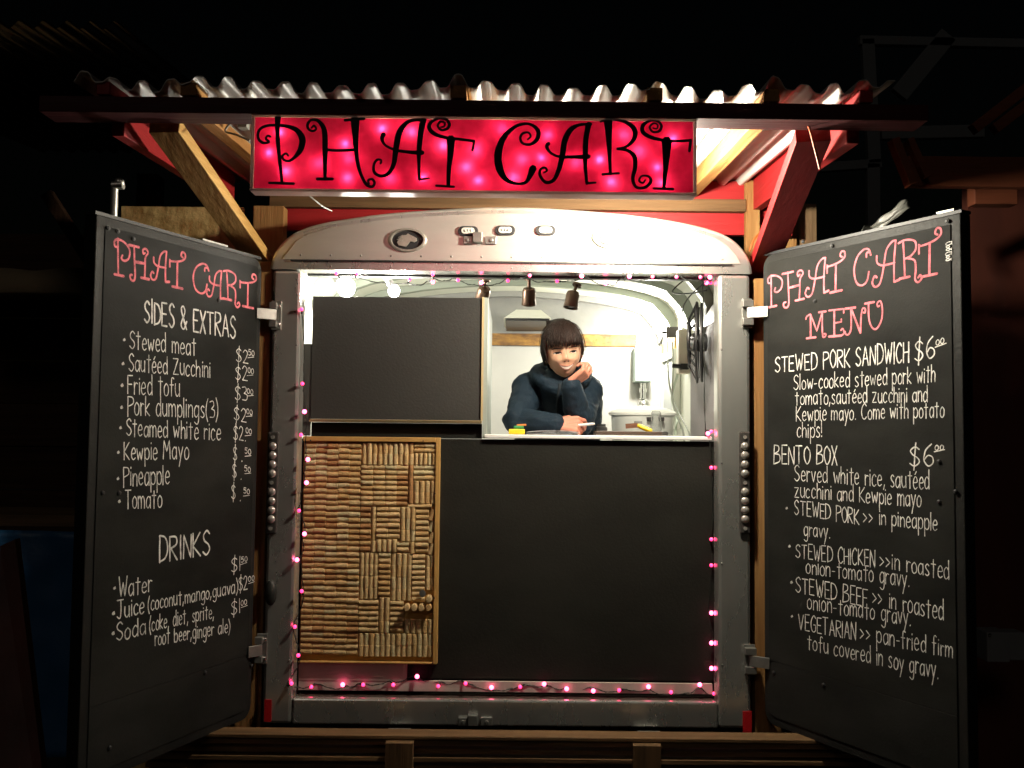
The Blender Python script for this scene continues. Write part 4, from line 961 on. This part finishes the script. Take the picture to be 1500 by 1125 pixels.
b = MB(); b.tube(catmull([p, p + d * .5 + Vector((0, 0, .001)), q + Vector((0, 0, .003))], 5), [.006, .008, .009, .009, .009, .009, .009, .009, .009, .008, .007], 10); b.build('handle', mat('yellow_plastic', (.80, .55, .02), .4), cu, smooth=60)
b = MB(); b.bar(p + Vector((-.045, 0, -.004)), p, .004, .018, side=Vector((0, 1, 0))); b.build('blade', mat('rusty_blade', (.16, .07, .04), .5, metal=.3), cu)
c = at(895, 630, 3.48)
b = MB(); b.lathe((at(968, 632, 3.55).x, 3.58, ZT), [(.030, 0), (.034, .004), (.034, .012), (.030, .016), (.012, .018)], 24); tag(b.build('jar_lid', mat('dark_lid', (.07, .065, .06), .3, metal=.5), None, smooth=40), 'round dark metal lid lying beside the clear cup', 'lid')
GL = mat('clear_plastic', (.95, .97, .96), .08, trans=.92, bump=(40, .05)); GL.node_tree.nodes['Principled BSDF'].inputs['IOR'].default_value = 1.2
c = at(961, 632, 3.65); b = MB(); b.lathe((c.x, 3.65, ZT), [(.012, 0), (.020, .001), (.022, .03), (.019, .09), (.015, .098), (.014, .098), (.018, .088), (.0205, .03), (.019, .003)], 20)
tag(b.build('clear_cup', GL, None, smooth=50), 'tall clear plastic cup standing before the white cooker', 'cup')
c = at(883, 625, 3.6); b = MB(); b.lathe((c.x + .0, 3.66, ZT), [(.022, 0), (.024, .004), (.024, .03), (.018, .036), (.018, .044)], 18); tag(b.build('dark_jar', mat('dark_jar', (.03, .03, .03), .3), None, smooth=40), 'small dark jar standing left of the white cooker', 'jar')
# big white cooker behind the counter, on its own shelf
ck = thing('roaster_cooker', (at(943, 630, 3.95).x, 3.98, CZ - .05), 'large white oval roaster cooker with domed lid and dark handle brackets', 'cooker')
cx = at(942, 630, 3.98).x; ENAM = mat('white_enamel', (.74, .76, .72), .25, spec=.5, bump=(8, .03)); b = MB(); E = Matrix(((1, 0, 0, 0), (0, .72, 0, 0), (0, 0, 1, 0), (0, 0, 0, 1)))
zb = CZ - .05; zr = CZ + .078
b.lathe((cx, 4.0, zb), [(.118, 0), (.130, .012), (.136, zr - zb - .004), (.140, zr - zb)], 40, M=E); b.build('pot', ENAM, ck, smooth=40)
b = MB(); b.lathe((cx, 4.0, zr + .001), [(.146, 0), (.148, .010), (.140, .018), (.10, .032), (.05, .040), (.01, .042)], 40, M=E); lo = b.build('lid', ENAM, ck, smooth=40)
for px in (951, 969):
    c = at(px, 613, 3.895); b = MB(); b.box((c.x - .010, 3.880, c.z - .012), (c.x + .010, 3.905, c.z + .006)); b.build('handle_bracket', BLACKM, ck, bevel=.002)
c = at(935, 619, 3.89); b = MB(); b.box((c.x - .016, 3.888, c.z - .008), (c.x + .016, 3.903, c.z + .006)); b.build('badge', mat('grey_badge', (.25, .25, .25), .4, metal=.5), ck, bevel=.001)
b = MB(); b.box((.30, 3.82, CZ - .09), (.69, 4.16, CZ - .051)); b.box((.31, 3.83, CZ - .97), (.35, 3.87, CZ - .091)); b.box((.64, 4.11, CZ - .97), (.68, 4.15, CZ - .091)); b.box((.64, 3.83, CZ - .97), (.68, 3.87, CZ - .091)); b.box((.31, 4.11, CZ - .97), (.35, 4.15, CZ - .091))
tag(b.build('side_table', STEEL, None, bevel=.002), 'plain steel table behind the counter carrying the white cooker', 'table')

# ================================================================ interior fittings
eb = thing('fuse_box', at(940, 535, 4.8), 'grey green electrical box on the back wall above a metal conduit', 'fuse box')
p, q = at(929, 560, 4.78), at(953, 509, 4.78); b = MB(); b.box((p.x, 4.76, p.z), (q.x, 4.858, q.z)); BOXM = mat('fuse_box_paint', (.30, .37, .34), .45, bump=(30, .1)); b.build('case', BOXM, eb, bevel=.005)
b = MB(); b.box((p.x + .004, 4.752, p.z + .004), (q.x - .004, 4.7595, q.z - .035)); b.build('door', BOXM, eb, bevel=.002)
b = MB(); x = (p.x + q.x) / 2 + .01; b.cyl((x, 4.83, p.z - .17), (x, 4.83, p.z - .001), .016, 12); b.cyl((x, 4.83, p.z - .05), (x, 4.83, p.z - .03), .022, 12); b.cyl((x, 4.83, p.z - .10), (x, 4.83, p.z - .08), .022, 12); b.ball((x, 4.81, p.z - .12), (.035, .035, .04)); b.build('conduit', CHROME, eb, smooth=50)
# exhaust hood on the back of the roof
hx0, hx1 = at(738, 470, 4.5).x, at(806, 470, 4.5).x; hz = at(770, 468, 4.4).z
b = MB(); v = [(hx0 - .0, 4.35, hz), (hx1, 4.35, hz), (hx1, 4.82, hz + .005), (hx0, 4.82, hz + .005), (hx0 + .06, 4.38, hz + .045), (hx1 - .05, 4.38, hz + .045), (hx1 - .05, 4.8, hz + .05), (hx0 + .06, 4.8, hz + .05)]
b.add(v, [(3, 2, 1, 0), (4, 5, 6, 7), (0, 1, 5, 4), (1, 2, 6, 5), (2, 3, 7, 6), (3, 0, 4, 7)]); hood = thing('exhaust_hood', (0.05, 4.5, hz), 'pale sloping exhaust hood with a dark opening under the arched ceiling', 'hood')
b.build('canopy_shell', mat('hood_paint', (.68, .68, .60), .4), hood, bevel=.003); b = MB(); b.box((hx0 + .010, 4.352, hz - .012), (hx1 - .010, 4.80, hz - .001)); b.build('filter', BLACKM, hood, bevel=.002)
b = MB(); b.box((hx0 - .1, 4.842, hz - .085), (hx1 + .5, 4.858, hz - .034)); b.build('switch_panel', mat('hood_steel', (.3, .3, .3), .4, metal=.7), hood, bevel=.002)
# three small spotlights hanging from the first roof bow
def spot():
    t = thing('spotlight', (0, 0, 0), '', 'spotlight', 'small spotlights under the front of the cart ceiling')
    b = MB(); b.lathe((0, 0, 0), [(.006, .022), (.026, .014), (.031, 0), (.031, -.035), (.034, -.062), (.029, -.062), (.026, -.03)], 20, M=Matrix.Rotation(.30, 4, 'X')); b.build('lamp_can', BRONZE, t, smooth=40)
    b = MB(); b.lathe((0, .014, -.047), [(.025, .002), (.020, -.006), (.008, -.010), (.001, -.010)], 16, M=Matrix.Rotation(.30, 4, 'X')); b.build('lens', mat('spot_lens', (.12, .10, .09), .12, spec=.8), t, smooth=40)
    b = MB(); b.cyl((0, 0, .01), (0, 0, .05), .008, 10); b.cyl((0, 0, .05), (0, 0, .058), .022, 14); b.build('bracket', BRONZE, t, smooth=40)
    return t
S0 = spot()
for i, (px, py, rz, rx, lab) in enumerate(((709, 424, .3, .55, 'bronze spotlight nearest the blackboard, aimed towards the counter'), (775, 425, 0, .15, 'middle bronze spotlight of three, hanging straight down above the woman'), (839, 430, -.9, -.5, 'bronze spotlight turned aside showing its dark lens, nearest the fan'))):
    if i == 0: t = S0
    else:
        t = S0.copy(); COL.objects.link(t)
        for ch in S0.children:
            c2 = ch.copy(); COL.objects.link(c2); c2.parent = t
    t.location = at(px, py + 2, 3.52); t.rotation_euler = (rx, 0, rz); t.scale = (.85,) * 3; t['label'] = lab
# fan hung on the right panel, seen edge on
fan = thing('wall_fan', (.715, 3.56, CZ + .36), 'black round fan mounted on the right inner wall, seen edge on', 'fan')
FC = Vector((.715, 3.555, CZ + .355)); FT = Matrix.Translation(FC) @ Matrix.Rotation(math.radians(-13), 4, 'Z') @ Matrix.Translation(-FC); FR = .155; b = MB()
for k in range(18):
    a = math.pi * 2 * k / 18; d = Vector((0, math.cos(a), math.sin(a))); b.tube([FC + Vector((-.034, 0, 0)) + d * .03, FC + Vector((-.030, 0, 0)) + d * FR * .6, FC + d * FR], .0028, 5)
for r, dx in ((FR, 0), (FR * .97, .018), (FR * .62, -.030), (.03, -.034)):
    b.tube([FC + Vector((dx, r * math.cos(t / 24 * 2 * math.pi), r * math.sin(t / 24 * 2 * math.pi))) for t in range(25)], .005, 6)
b.v = [FT @ v for v in b.v]; b.build('grille', BLACKM, fan, smooth=60)
b = MB()
for k in range(4):
    a = math.pi / 2 * k + .3; d = Vector((0, math.cos(a), math.sin(a))); e = Vector((0, -math.sin(a), math.cos(a)))
    P = [FC + d * .03 - e * .02, FC + d * .13 - e * .05 + Vector((.008, 0, 0)), FC + d * .135 + e * .04 + Vector((-.012, 0, 0)), FC + d * .03 + e * .02]
    b.add(P + [v + Vector((.003, 0, 0)) for v in P], [(0, 1, 2, 3), (7, 6, 5, 4), (0, 4, 5, 1), (1, 5, 6, 2), (2, 6, 7, 3), (3, 7, 4, 0)])
b.v = [FT @ v for v in b.v]; b.build('blades', DARK, fan); b = MB(); b.cyl(FC + Vector((-.02, 0, 0)), FC + Vector((.034, 0, 0)), .035, 16); b.build('motor', BLACKM, fan, smooth=40)
# power strip and adapters on the right wall
ps = thing('power_strip', (.75, 4.15, CZ + .3), 'white upright power strip screwed to the right inner wall', 'power strip')
p, q = at(1000, 548, 4.1), at(1010, 484, 4.1); b = MB(); b.box((.735, 4.06, p.z), (.7855, 4.12, q.z)); b.build('housing', mat('cream_plastic', (.66, .6, .5), .45), ps, bevel=.004)
b = MB(); b.tube(catmull([Vector((.74, 4.11, p.z)), Vector((.73, 4.2, p.z - .1)), Vector((.735, 4.1, p.z - .2)), Vector((.72, 4.05, CZ + .0)), Vector((.73, 4.0, CZ - .2))], 6), .005, 6); b.build('lead', mat('pale_green_cable', (.45, .52, .42), .5), ps, smooth=60)
b = MB(); c = at(1001, 537, 4.05); b.cyl(c + Vector((-.05, 0, .004)), c + Vector((-.01, 0, 0)), .010, 10); b.box((c.x - .012, c.y - .012, c.z - .013), (c.x + .022, c.y + .012, c.z + .013)); b.build('plug', BLACKM, ps, bevel=.002)
for (px, py, s, Y, lab) in ((1019, 452, .030, 4.02, 'larger black plug adapter high on the right inner wall, fed by the light string'), (984, 487, .028, 4.30, 'smaller black plug adapter beside the bright bulb')):
    c = at(px, py, Y); b = MB(); b.box((c.x - s, Y - .02, c.z - s * .9), (c.x + s, Y + .02, c.z + s * .9)); t = thing('plug_adapter', c, lab, 'adapter', 'black plug adapters on the right inner wall'); b.build('block', mat('brown_black_plastic', (.05, .042, .04), .45), t, bevel=.003)
    b = MB(); b.tube(catmull([c + Vector((-s, 0, 0)), c + Vector((-s - .02, -.01, .0)), c + Vector((-s - .035, -.01, .012))], 4), [.006, .006, .006, .005, .004, .004, .004, .003, .003], 6); b.build('plug', RUBBER, t, smooth=60)
cb = MB(); cb.tube(catmull([at(985, 500, 4.25), at(986, 540, 4.2), at(985, 580, 4.15), at(990, 605, 4.1), at(1000, 630, 4.05), at(1004, 660, 4.0)], 6), .0045, 6); cb.tube(catmull([at(978, 500, 4.35), at(980, 560, 4.3), at(992, 600, 4.2), at(1010, 635, 4.05), at(1012, 670, 4.0)], 6), .004, 6)
tag(cb.build('cable', mat('grey_cable', (.25, .27, .24), .5), None, smooth=60), 'grey cables trailing down the right inner wall behind the cooker', 'cable')

# lamps that are lit ------------------------------------------------
def lamp_light(parent, loc, power, col, rad):
    l = bpy.data.lights.new('lamp_light', 'POINT'); l.energy = power; l.color = col; l.shadow_soft_size = rad
    o = bpy.data.objects.new('lamp_light', l); COL.objects.link(o); o.location = loc; hang(o, parent)
WARM = (1.0, .93, .75); COOL = (1.0, .95, .84)
LIT = mat('lit_bulb_glass', (1, 1, 1), .4, emit=(1.0, .96, .88), estr=28)
def clamp_lamp(c, d, lab, power, rad=.035, col=COOL, shade=True, r=.028):
    t = thing('clamp_lamp', c, lab, 'lamp', 'lit bulbs inside the cart'); d = d.normalized(); b = MB()
    b.ball(c, (r, r, r * 1.1), 16, 10); b.build('bulb', LIT, t, smooth=60)
    b = MB(); b.cyl(c - d * r * 1.0, c - d * (r + .045), r * .62, 14); b.cyl(c - d * (r + .045), c - d * (r + .055), r * .8, 14); b.build('socket', WHITEPL, t, smooth=40)
    lamp_light(t, c + d * (r + .02), power, col, rad)
    return t
clamp_lamp(at(507, 421, 3.43), Vector((.5, -.1, -.6)), 'large glaring lamp high in the left corner behind the opening', 19, r=.034)
clamp_lamp(at(577, 426, 3.43), Vector((.3, .2, -.6)), 'glaring bulb just above the top edge of the upper blackboard', 19, r=.022)
clamp_lamp(at(966, 479, 4.52), Vector((-.6, -.3, -.2)), 'glaring round bulb on the right side of the interior beside the fuse box', 34, r=.030)
wl = thing('work_lamp', (.42, 2.80, CZ + .80), 'lit work lamp under the corrugated roof behind the sign', 'lamp')
c = Vector((.42, 2.84, CZ + .765)); b = MB(); b.ball(c, (.030, .030, .030), 18, 12)
b.build('bulb', mat('work_bulb_glass', (1, 1, 1), .4, emit=WARM, estr=2350.0), wl, smooth=60)
b = MB()
for k in range(3):
    a = 2.1 * k + .4; d = Vector((math.cos(a), math.sin(a), 0)); b.tube([c + d * .036 + Vector((0, 0, -.02)), c + d * .042, c + d * .03 + Vector((0, 0, .07)), c + Vector((0, 0, .10))], .0018, 5)
b.cyl(c + Vector((0, 0, .075)), c + Vector((0, 0, .125)), .015, 12); b.build('wire_guard', STEEL, wl, smooth=60)

# ================================================================ the cork board
cork = thing('cork_board', (-.5, 3.34, CZ - .82), 'wood framed board covered in rows of wine corks, left of the black front panel', 'cork board')
XL, XR, ZB_, ZT_ = -.7495, -.2560, CZ - .826, CZ - .022; YF = 3.335
b = MB(); b.box((XL, YF + .004, ZB_), (XR, 3.354, ZT_)); b.build('backing', wood('x', 'pale'), cork)
b = MB(); b.box((XL, YF - .014, ZT_ - .017), (XR - .0155, YF + .0035, ZT_)); b.box((XR - .0155, YF - .014, ZB_), (XR, YF + .0035, ZT_)); b.box((XL, YF - .014, ZB_), (XR - .0155, YF + .0035, ZB_ + .006)); fo = b.build('frame', mat('honey_pine', (.62, .36, .11), .5, var=(2, (.45, .24, .07), .5, (3, 22, 3)), bump=(3, .3, (3, 22, 3))), cork, bevel=.002)
b = MB()
for px, py in ((455, 645), (620, 646), (638, 652), (637, 723), (636, 876), (634, 971), (442, 650)): c = at(px, py, YF - .0145); b.cyl(c, c + Vector((0, -.002, 0)), .0028, 8)
b.build('screws', DARK, fo)
CK = [mat('cork_%d' % i, c, .85, spec=.2, var=(55, tuple(q * .62 for q in c), .5), bump=(170, .5)) for i, c in enumerate(((.74, .49, .22), (.82, .57, .28), (.66, .41, .17), (.74, .53, .26), (.52, .27, .11), (.74, .60, .33), (.42, .18, .09)))]
random.seed(21)
sx = (XR - XL) / 617.0; sz = (ZT_ - ZB_) / 1035.0     # traced layout units on the board
CX = lambda x: XL + (x - 42) * sx; CZZ = lambda z: ZT_ - (z - 35) * sz
spots = []
def block(x0, y0, x1, y1, orient, nx, ny, tone=None, twist=0):
    for i in range(nx):
        for k in range(ny):
            a, b_, c_, d_ = x0 + (x1 - x0) * i / nx, x0 + (x1 - x0) * (i + 1) / nx, y0 + (y1 - y0) * k / ny, y0 + (y1 - y0) * (k + 1) / ny
            wx, wz = abs(CX(b_) - CX(a)), abs(CZZ(c_) - CZZ(d_))
            spots.append(((CX(a) + CX(b_)) / 2, (CZZ(c_) + CZZ(d_)) / 2, orient, wx, wz, tone, twist))
for i in range(5):
    y = 62 + (3, 0, 5, 1, 4)[i]; x = 48 + i * 51
    block(x, y, x + 51, 1040 - (5 - i), 'H', 1, 37)
for a in ((305, 62, 540, 112, 'V', 10, 1), (305, 112, 540, 163, 'V', 10, 1), (541, 62, 640, 108, 'H', 2, 2), (541, 108, 640, 162, 'V', 5, 1), (305, 164, 465, 355, 'H', 3, 8), (465, 164, 515, 355, 'H', 1, 8, 4), (517, 164, 540, 340, 'V', 1, 3, 4), (541, 163, 640, 235, 'H', 2, 3, 5), (541, 236, 640, 341, 'V', 4, 2), (517, 342, 625, 364, 'H', 2, 1),
          (305, 357, 352, 565, 'H', 1, 8, 4), (353, 357, 376, 565, 'V', 1, 4), (377, 357, 482, 505, 'H', 2, 6, 1), (483, 357, 552, 515, 'V', 3, 3), (553, 366, 612, 570, 'H', 1, 8), (614, 366, 638, 575, 'V', 1, 4, None, .35), (377, 506, 448, 565, 'V', 3, 1), (449, 506, 470, 565, 'V', 1, 1), (471, 517, 524, 565, 'H', 1, 2), (526, 517, 550, 570, 'V', 1, 1),
          (305, 568, 388, 780, 'V', 4, 4, 3), (390, 568, 443, 770, 'H', 1, 8, 2), (445, 570, 540, 785, 'V', 4, 4, 3), (541, 574, 598, 790, 'H', 1, 9, 1), (600, 578, 640, 735, 'V', 2, 3), (305, 784, 392, 932, 'H', 2, 6), (395, 772, 443, 932, 'V', 2, 3), (445, 786, 506, 932, 'H', 1, 6), (510, 870, 638, 934, 'V', 5, 1), (305, 936, 638, 1040, 'V', 14, 2)): block(*a)
for k in range(4): spots.append((CX(523 + k * 32), CZZ(811), 'E', 0, 0, 1, 0))
spots.append((CX(620), CZZ(772), 'E', 0, 0, 1, 0))
def corkmesh(mi):
    b = MB(); r, h = .0108, .0207
    b.tube([(-h, 0, 0), (-h + .0012, 0, 0), (-.007, 0, 0), (.007, 0, 0), (h - .0012, 0, 0), (h, 0, 0)], [r * .90, r, r * 1.01, r * .985, r, r * .90], 12); return b
order = sorted(range(len(spots)), key=lambda i: (spots[i][2] != 'E', -spots[i][0] + random.random() * .1))
protos = {}; rest = MB(); cnt = 0
for idx in order:
    x, z, o_, wx, wz, tone, tw = spots[idx]
    mi = tone if (tone is not None and random.random() < .75) else random.choice((0, 0, 1, 2, 3, 3, 1, 5)); 
    if idx < 185 and random.random() < .35: mi = random.choice((0, 2, 4, 2))
    ax = {'H': Matrix.Identity(4), 'V': Matrix.Rotation(math.pi / 2, 4, 'Y'), 'E': Matrix.Rotation(math.pi / 2, 4, 'Z')}[o_]
    if o_ == 'H': s = (wx * .495 / .0207, wz * .535 / .0108)
    elif o_ == 'V': s = (wz * .495 / .0207, wx * .535 / .0108)
    else: s = (1.0, 1.12)
    jit = random.uniform(-.022, .022) + (tw if tw else 0)
    y = YF + (.0025 if o_ != 'E' else 0) - (.000 if o_ != 'E' else .012) + random.uniform(-.0025, .0015)
    M = Matrix.Translation((x, y, z)) @ Matrix.Rotation(jit, 4, 'Y') @ ax @ Matrix.Diagonal((s[0], min(s[1], 1.05) * 1.0, s[1], 1)) @ Matrix.Rotation(random.uniform(0, 6.28), 4, 'X').to_3x3().to_4x4() if False else Matrix.Translation((x, y, z)) @ Matrix.Rotation(jit, 4, 'Y') @ ax @ Matrix.Diagonal((s[0], 1.0, s[1], 1))
    if cnt < 100:
        if mi not in protos: protos[mi] = corkmesh(0).mesh('cork', CK[mi], 40)
        o = bpy.data.objects.new('cork', protos[mi]); COL.objects.link(o); o.matrix_basis = M; hang(o, cork); cnt += 1
    else:
        c = corkmesh(0); rest.add([M @ v for v in c.v], c.f, mi)
ro = rest.build('corks', CK, cork, smooth=40); ro['kind'] = 'stuff'
c = at(619, 869, YF - .016); b = MB(); b.lathe(c, [(.009, 0), (.012, .003), (.012, .005), (.004, .006)], 16, M=Matrix.Rotation(math.pi / 2, 4, 'X')); b.build('bottle_cap', STEEL, cork, smooth=40)
# ================================================================ what stands round the cart in the dark
OSB = mat('osb_board', (.70, .48, .20), .75, var=(26, (.36, .20, .06), .28, (1, 1, .5)), bump=(25, .6))
nd = OSB.node_tree
b = MB(); p, q = at(178, 302, 3.46), at(357, 302, 3.46); b.box((p.x, 3.46, .3), (q.x, 3.475, p.z)); tag(b.build('chipboard_panel', OSB), 'rough yellow chipboard panel standing behind the sides and extras door', 'board')
pl = thing('steel_pole', (at(172, 300, 2.72).x, 2.72, 0), 'upright steel pole with a capped top rising behind the sides and extras door', 'pole')
t = at(173, 273, 2.75); b = MB(); b.cyl((t.x - .012, 2.75, 0), (t.x - .010, 2.75, t.z), .0105, 14); b.build('tube', ALU2, pl, smooth=60)
b = MB(); b.cyl((t.x - .016, 2.75, t.z + .002), (t.x + .016, 2.75, t.z + .004), .013, 14); b.ball((t.x + .004, 2.75, t.z + .012), (.015, .013, .014)); b.build('cap', ALU2, pl, smooth=60)
# left: dark lean-to of old boards
lt = thing('plank_shed', (-2.2, 4.4, 0), 'dark plank shed with shelves standing left of the cart', 'shed')
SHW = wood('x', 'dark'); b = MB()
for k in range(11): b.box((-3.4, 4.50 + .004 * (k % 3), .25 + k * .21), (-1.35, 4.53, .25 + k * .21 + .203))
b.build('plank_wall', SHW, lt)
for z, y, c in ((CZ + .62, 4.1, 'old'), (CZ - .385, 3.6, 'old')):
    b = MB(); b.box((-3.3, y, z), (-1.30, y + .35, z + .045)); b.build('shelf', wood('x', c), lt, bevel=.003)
b = MB(); b.box((-1.66, 4.0, 0), (-1.57, 4.09, CZ + 1.12)); b.build('post', wood('z', 'dark'), lt, bevel=.003)
b = MB(); b.bar((-2.0, 3.9, CZ + 1.0), (-1.58, 3.9, CZ + .38), .05, .04); b.build('brace', wood('z', 'dark'), lt, bevel=.003)
tp = MB(); nx, nz = 24, 30; x0, x1, z0, z1 = at(8, 900, 3.55).x - .25, at(128, 900, 3.55).x, .35, at(60, 778, 3.55).z
for j in range(nz + 1):
    for i in range(nx + 1):
        x = x0 + (x1 - x0) * i / nx; z = z0 + (z1 - z0) * j / nz
        tp.v.append(Vector((x, 3.56 + .03 * noise.noise(Vector((x * 5, z * 3, 1))) + .012 * noise.noise(Vector((x * 14, z * 9, 2))), z)))
for j in range(nz):
    for i in range(nx): a = j * (nx + 1) + i; tp.f.append((a, a + 1, a + nx + 2, a + nx + 1)); tp.mi.append(0)
o = tp.build('tarpaulin', mat('blue_tarp', (.02, .11, .26), .45, bump=(60, .15)), smooth=180); s = o.modifiers.new('thick', 'SOLIDIFY'); s.thickness = .002
tag(o, 'blue tarpaulin hanging in the dark left of the sides and extras door', 'tarp')
b = MB(); v = [at(0, 800, 2.9), at(22, 790, 2.9), at(92, 1135, 2.5), at(22, 1150, 2.5)]; d = Vector((0, .03, 0)); v[3].z = v[2].z = 0.02; v[2] = Vector((-1.05, 2.35, .02)); v[3] = Vector((-1.25, 2.35, .02))
b.add(v + [p + d for p in v], [(0, 1, 2, 3), (7, 6, 5, 4), (0, 4, 5, 1), (1, 5, 6, 2), (2, 6, 7, 3), (3, 7, 4, 0)])
tag(b.build('leaning_board', mat('red_brown_board', (.16, .035, .02), .6, var=(6, (.06, .015, .01), .5, (1, 1, .3)), bump=(8, .4))), 'long red brown board leaning at the far left of the deck', 'board')
cl = MB(); nx = 30
for j in range(3):
    for i in range(nx + 1):
        x = -2.7 + 1.05 * i / nx; cl.v.append(Vector((x, 4.0 - .03 * j, at(50, 400 + j * 18, 4.0).z + .015 * noise.noise(Vector((x * 6, j, 0))))))
for j in range(2):
    for i in range(nx): a = j * (nx + 1) + i; cl.f.append((a, a + 1, a + nx + 2, a + nx + 1)); cl.mi.append(0)
o = cl.build('folded_cloth', mat('tan_cloth', (.35, .28, .17), .9, bump=(60, .3)), smooth=180); s = o.modifiers.new('thick', 'SOLIDIFY'); s.thickness = .03
tag(o, 'tan cloth folded over the shed shelf left of the cart', 'cloth')
# far left: second corrugated roof catching glints
b = MB(); P = 300
for th in (0, .002):
    o_ = len(b.v)
    for y in (2.6, 3.2, 4.4):
        for i in range(P + 1):
            x = -2.3 + 1.15 * i / P; b.v.append(Vector((x, y, CZ + 1.16 + .10 * (y - 2.6) + .012 * math.cos(2 * math.pi * x / .068) + th)))
    for j in range(2):
        for i in range(P): a = o_ + j * (P + 1) + i; b.f.append((a, a + 1, a + P + 2, a + P + 1)); b.mi.append(0)
tag(b.build('shed_roof_sheet', mat('dark_corrugated', (.06, .06, .075), .18, metal=.8, bump=(20, .1)), smooth=70), 'dark corrugated roof sheet above and left of the canopy', 'roof sheet')
# right: neighbouring red cart with bracketed eave, galvanised frame
nb = thing('red_hut', (2.6, 4.4, 0), 'dark red hut with deep eaves standing right of the cart', 'hut')
RD = mat('dull_red_boards', (.26, .07, .028), .65, var=(5, (.13, .035, .015), .5, (.3, 1, 4)), bump=(6, .4, (.3, 1, 6)))
b = MB(); p = at(1330, 228, 3.4); q = at(1500, 270, 3.4); b.box((p.x, 3.40, q.z - .01), (3.2, 3.44, p.z)); b.build('eave_board', RD, nb, bevel=.003)
b = MB(); c0, c1 = at(1308, 205, 3.36), at(1335, 272, 3.36); b.bar(c0, c1, .05, .03, side=Vector((0, 1, 0))); c0, c1 = at(1330, 205, 3.39), at(1356, 262, 3.39); b.bar(c0, c1, .05, .025, side=Vector((0, 1, 0))); b.build('barge_board', RD, nb, bevel=.002)
b = MB(); p, q = at(1418, 300, 3.7), at(1500, 270, 3.7); b.box((p.x, 3.70, .1), (3.2, 3.75, q.z + .1)); b.build('wall', mat('dark_red_wall', (.11, .025, .012), .7, var=(4, (.06, .015, .01), .5, (1, 1, .2)), bump=(5, .4, (1, 1, .2))), nb)
b = MB(); p = at(1420, 270, 3.5); q = at(1483, 303, 3.5); b.box((p.x, 3.46, q.z), (q.x, 3.52, p.z)); b.build('bracket', RD, nb, bevel=.003)
for a_, b_ in (((1425, 190), (1500, 130)), ((1455, 190), (1500, 155))):
    b = MB(); b.bar(at(*a_, 3.5), at(b_[0] + 60, b_[1] - 45, 3.5), .04, .04, side=Vector((0, 1, 0))); b.build('rafter', RD, nb, bevel=.002)
gf = thing('galvanised_frame', (2.1, 5.0, 0), 'dim galvanised metal frame rising behind the right end of the canopy', 'frame')
GV = mat('weathered_galvanised', (.17, .19, .20), .7, metal=.1, bump=(25, .2))
for (a_, b_, wd) in (((1270, 58), (1280, 240), .07), ((1258, 60), (1540, 66), .05), ((1388, 52), (1316, 140), .10), ((1200, 246), (1290, 240), .05), ((1290, 196), (1440, 193), .07)):
    b = MB(); b.bar(at(*a_, 5.0), at(*b_, 5.0), .04, wd, side=Vector((0, 1, 0))); b.build('bar', GV, gf, bevel=.003)
x = at(1278, 240, 5.0).x; b = MB(); b.box((x - .035, 4.98, 0), (x + .035, 5.02, at(1278, 240, 5.0).z)); b.build('upright', GV, gf, bevel=.003)
mb_ = thing('meter_box', at(1460, 942, 3.2), 'pair of dim grey boxes low on the dark wall at far right', 'meter box')
p, q = at(1436, 965, 3.3), at(1468, 922, 3.3); b = MB(); b.box((p.x, 3.25, p.z), (q.x, 3.34, q.z)); b.build('case', mat('grey_box', (.22, .23, .24), .5, bump=(30, .1)), mb_, bevel=.004)
b = MB(); b.box((q.x + .006, 3.27, p.z + .002), (q.x + .065, 3.34, q.z - .004)); b.build('case', mat('grey_box', (.22, .23, .24), .5), mb_, bevel=.004); b = MB(); b.ball((at(1449, 930, 3.25).x, 3.246, at(1449, 930, 3.25).z), .006); b.build('bolt', CHROME, mb_)
fl = MB(); nx, ny = 16, 10; A, B, Cc = at(1262, 338, 3.3), at(1322, 296, 3.3), at(1325, 300, 3.3)
for j in range(ny + 1):
    for i in range(nx + 1):
        s_, t_ = i / nx, j / ny; p = A.lerp(B, s_); p = p + Vector((.01 * t_, .04 * math.sin(s_ * 5), -.05 * t_ * (1 - .4 * s_) + .02 * noise.noise(Vector((s_ * 4, t_ * 4, 0))))); fl.v.append(p)
for j in range(ny):
    for i in range(nx): a = j * (nx + 1) + i; fl.f.append((a, a + 1, a + nx + 2, a + nx + 1)); fl.mi.append(0)
o = fl.build('plastic_sheet', mat('pale_plastic_sheet', (.2, .2, .18), .35, bump=(20, .3)), smooth=180); s = o.modifiers.new('thick', 'SOLIDIFY'); s.thickness = .002
tag(o, 'scrap of pale plastic sheet above the top of the menu door', 'plastic sheet')
b = MB(); b.tube(catmull([at(1180, 176, 2.47), at(1186, 190, 2.455), at(1194, 220, 2.452), at(1201, 248, 2.455)], 6), .0032, 6)
b.tube(catmull([at(1098, 368, 3.43), at(1104, 352, 3.43), at(1112, 342, 3.435)], 5), .0032, 6)
tag(b.build('extension_cord', mat('orange_cord', (.75, .13, .02), .4)), 'orange cord hanging over the red brace of the canopy', 'cord')
b = MB(); b.tube(catmull([at(355, 168, 2.6), at(340, 178, 2.6), at(330, 192, 2.6), at(345, 197, 2.58), at(366, 206, 2.56)], 6), .003, 6); b.tube(catmull([at(452, 286, 2.46), at(462, 294, 2.5), at(474, 303, 2.6), at(486, 309, 2.8)], 6), .002, 6); b.box(tuple(at(348, 186, 2.6)), tuple(at(366, 168, 2.63)))
tag(b.build('sign_cable', mat('grey_cable', (.25, .27, .24), .5)), 'grey cable and junction box feeding the left end of the sign', 'cable')
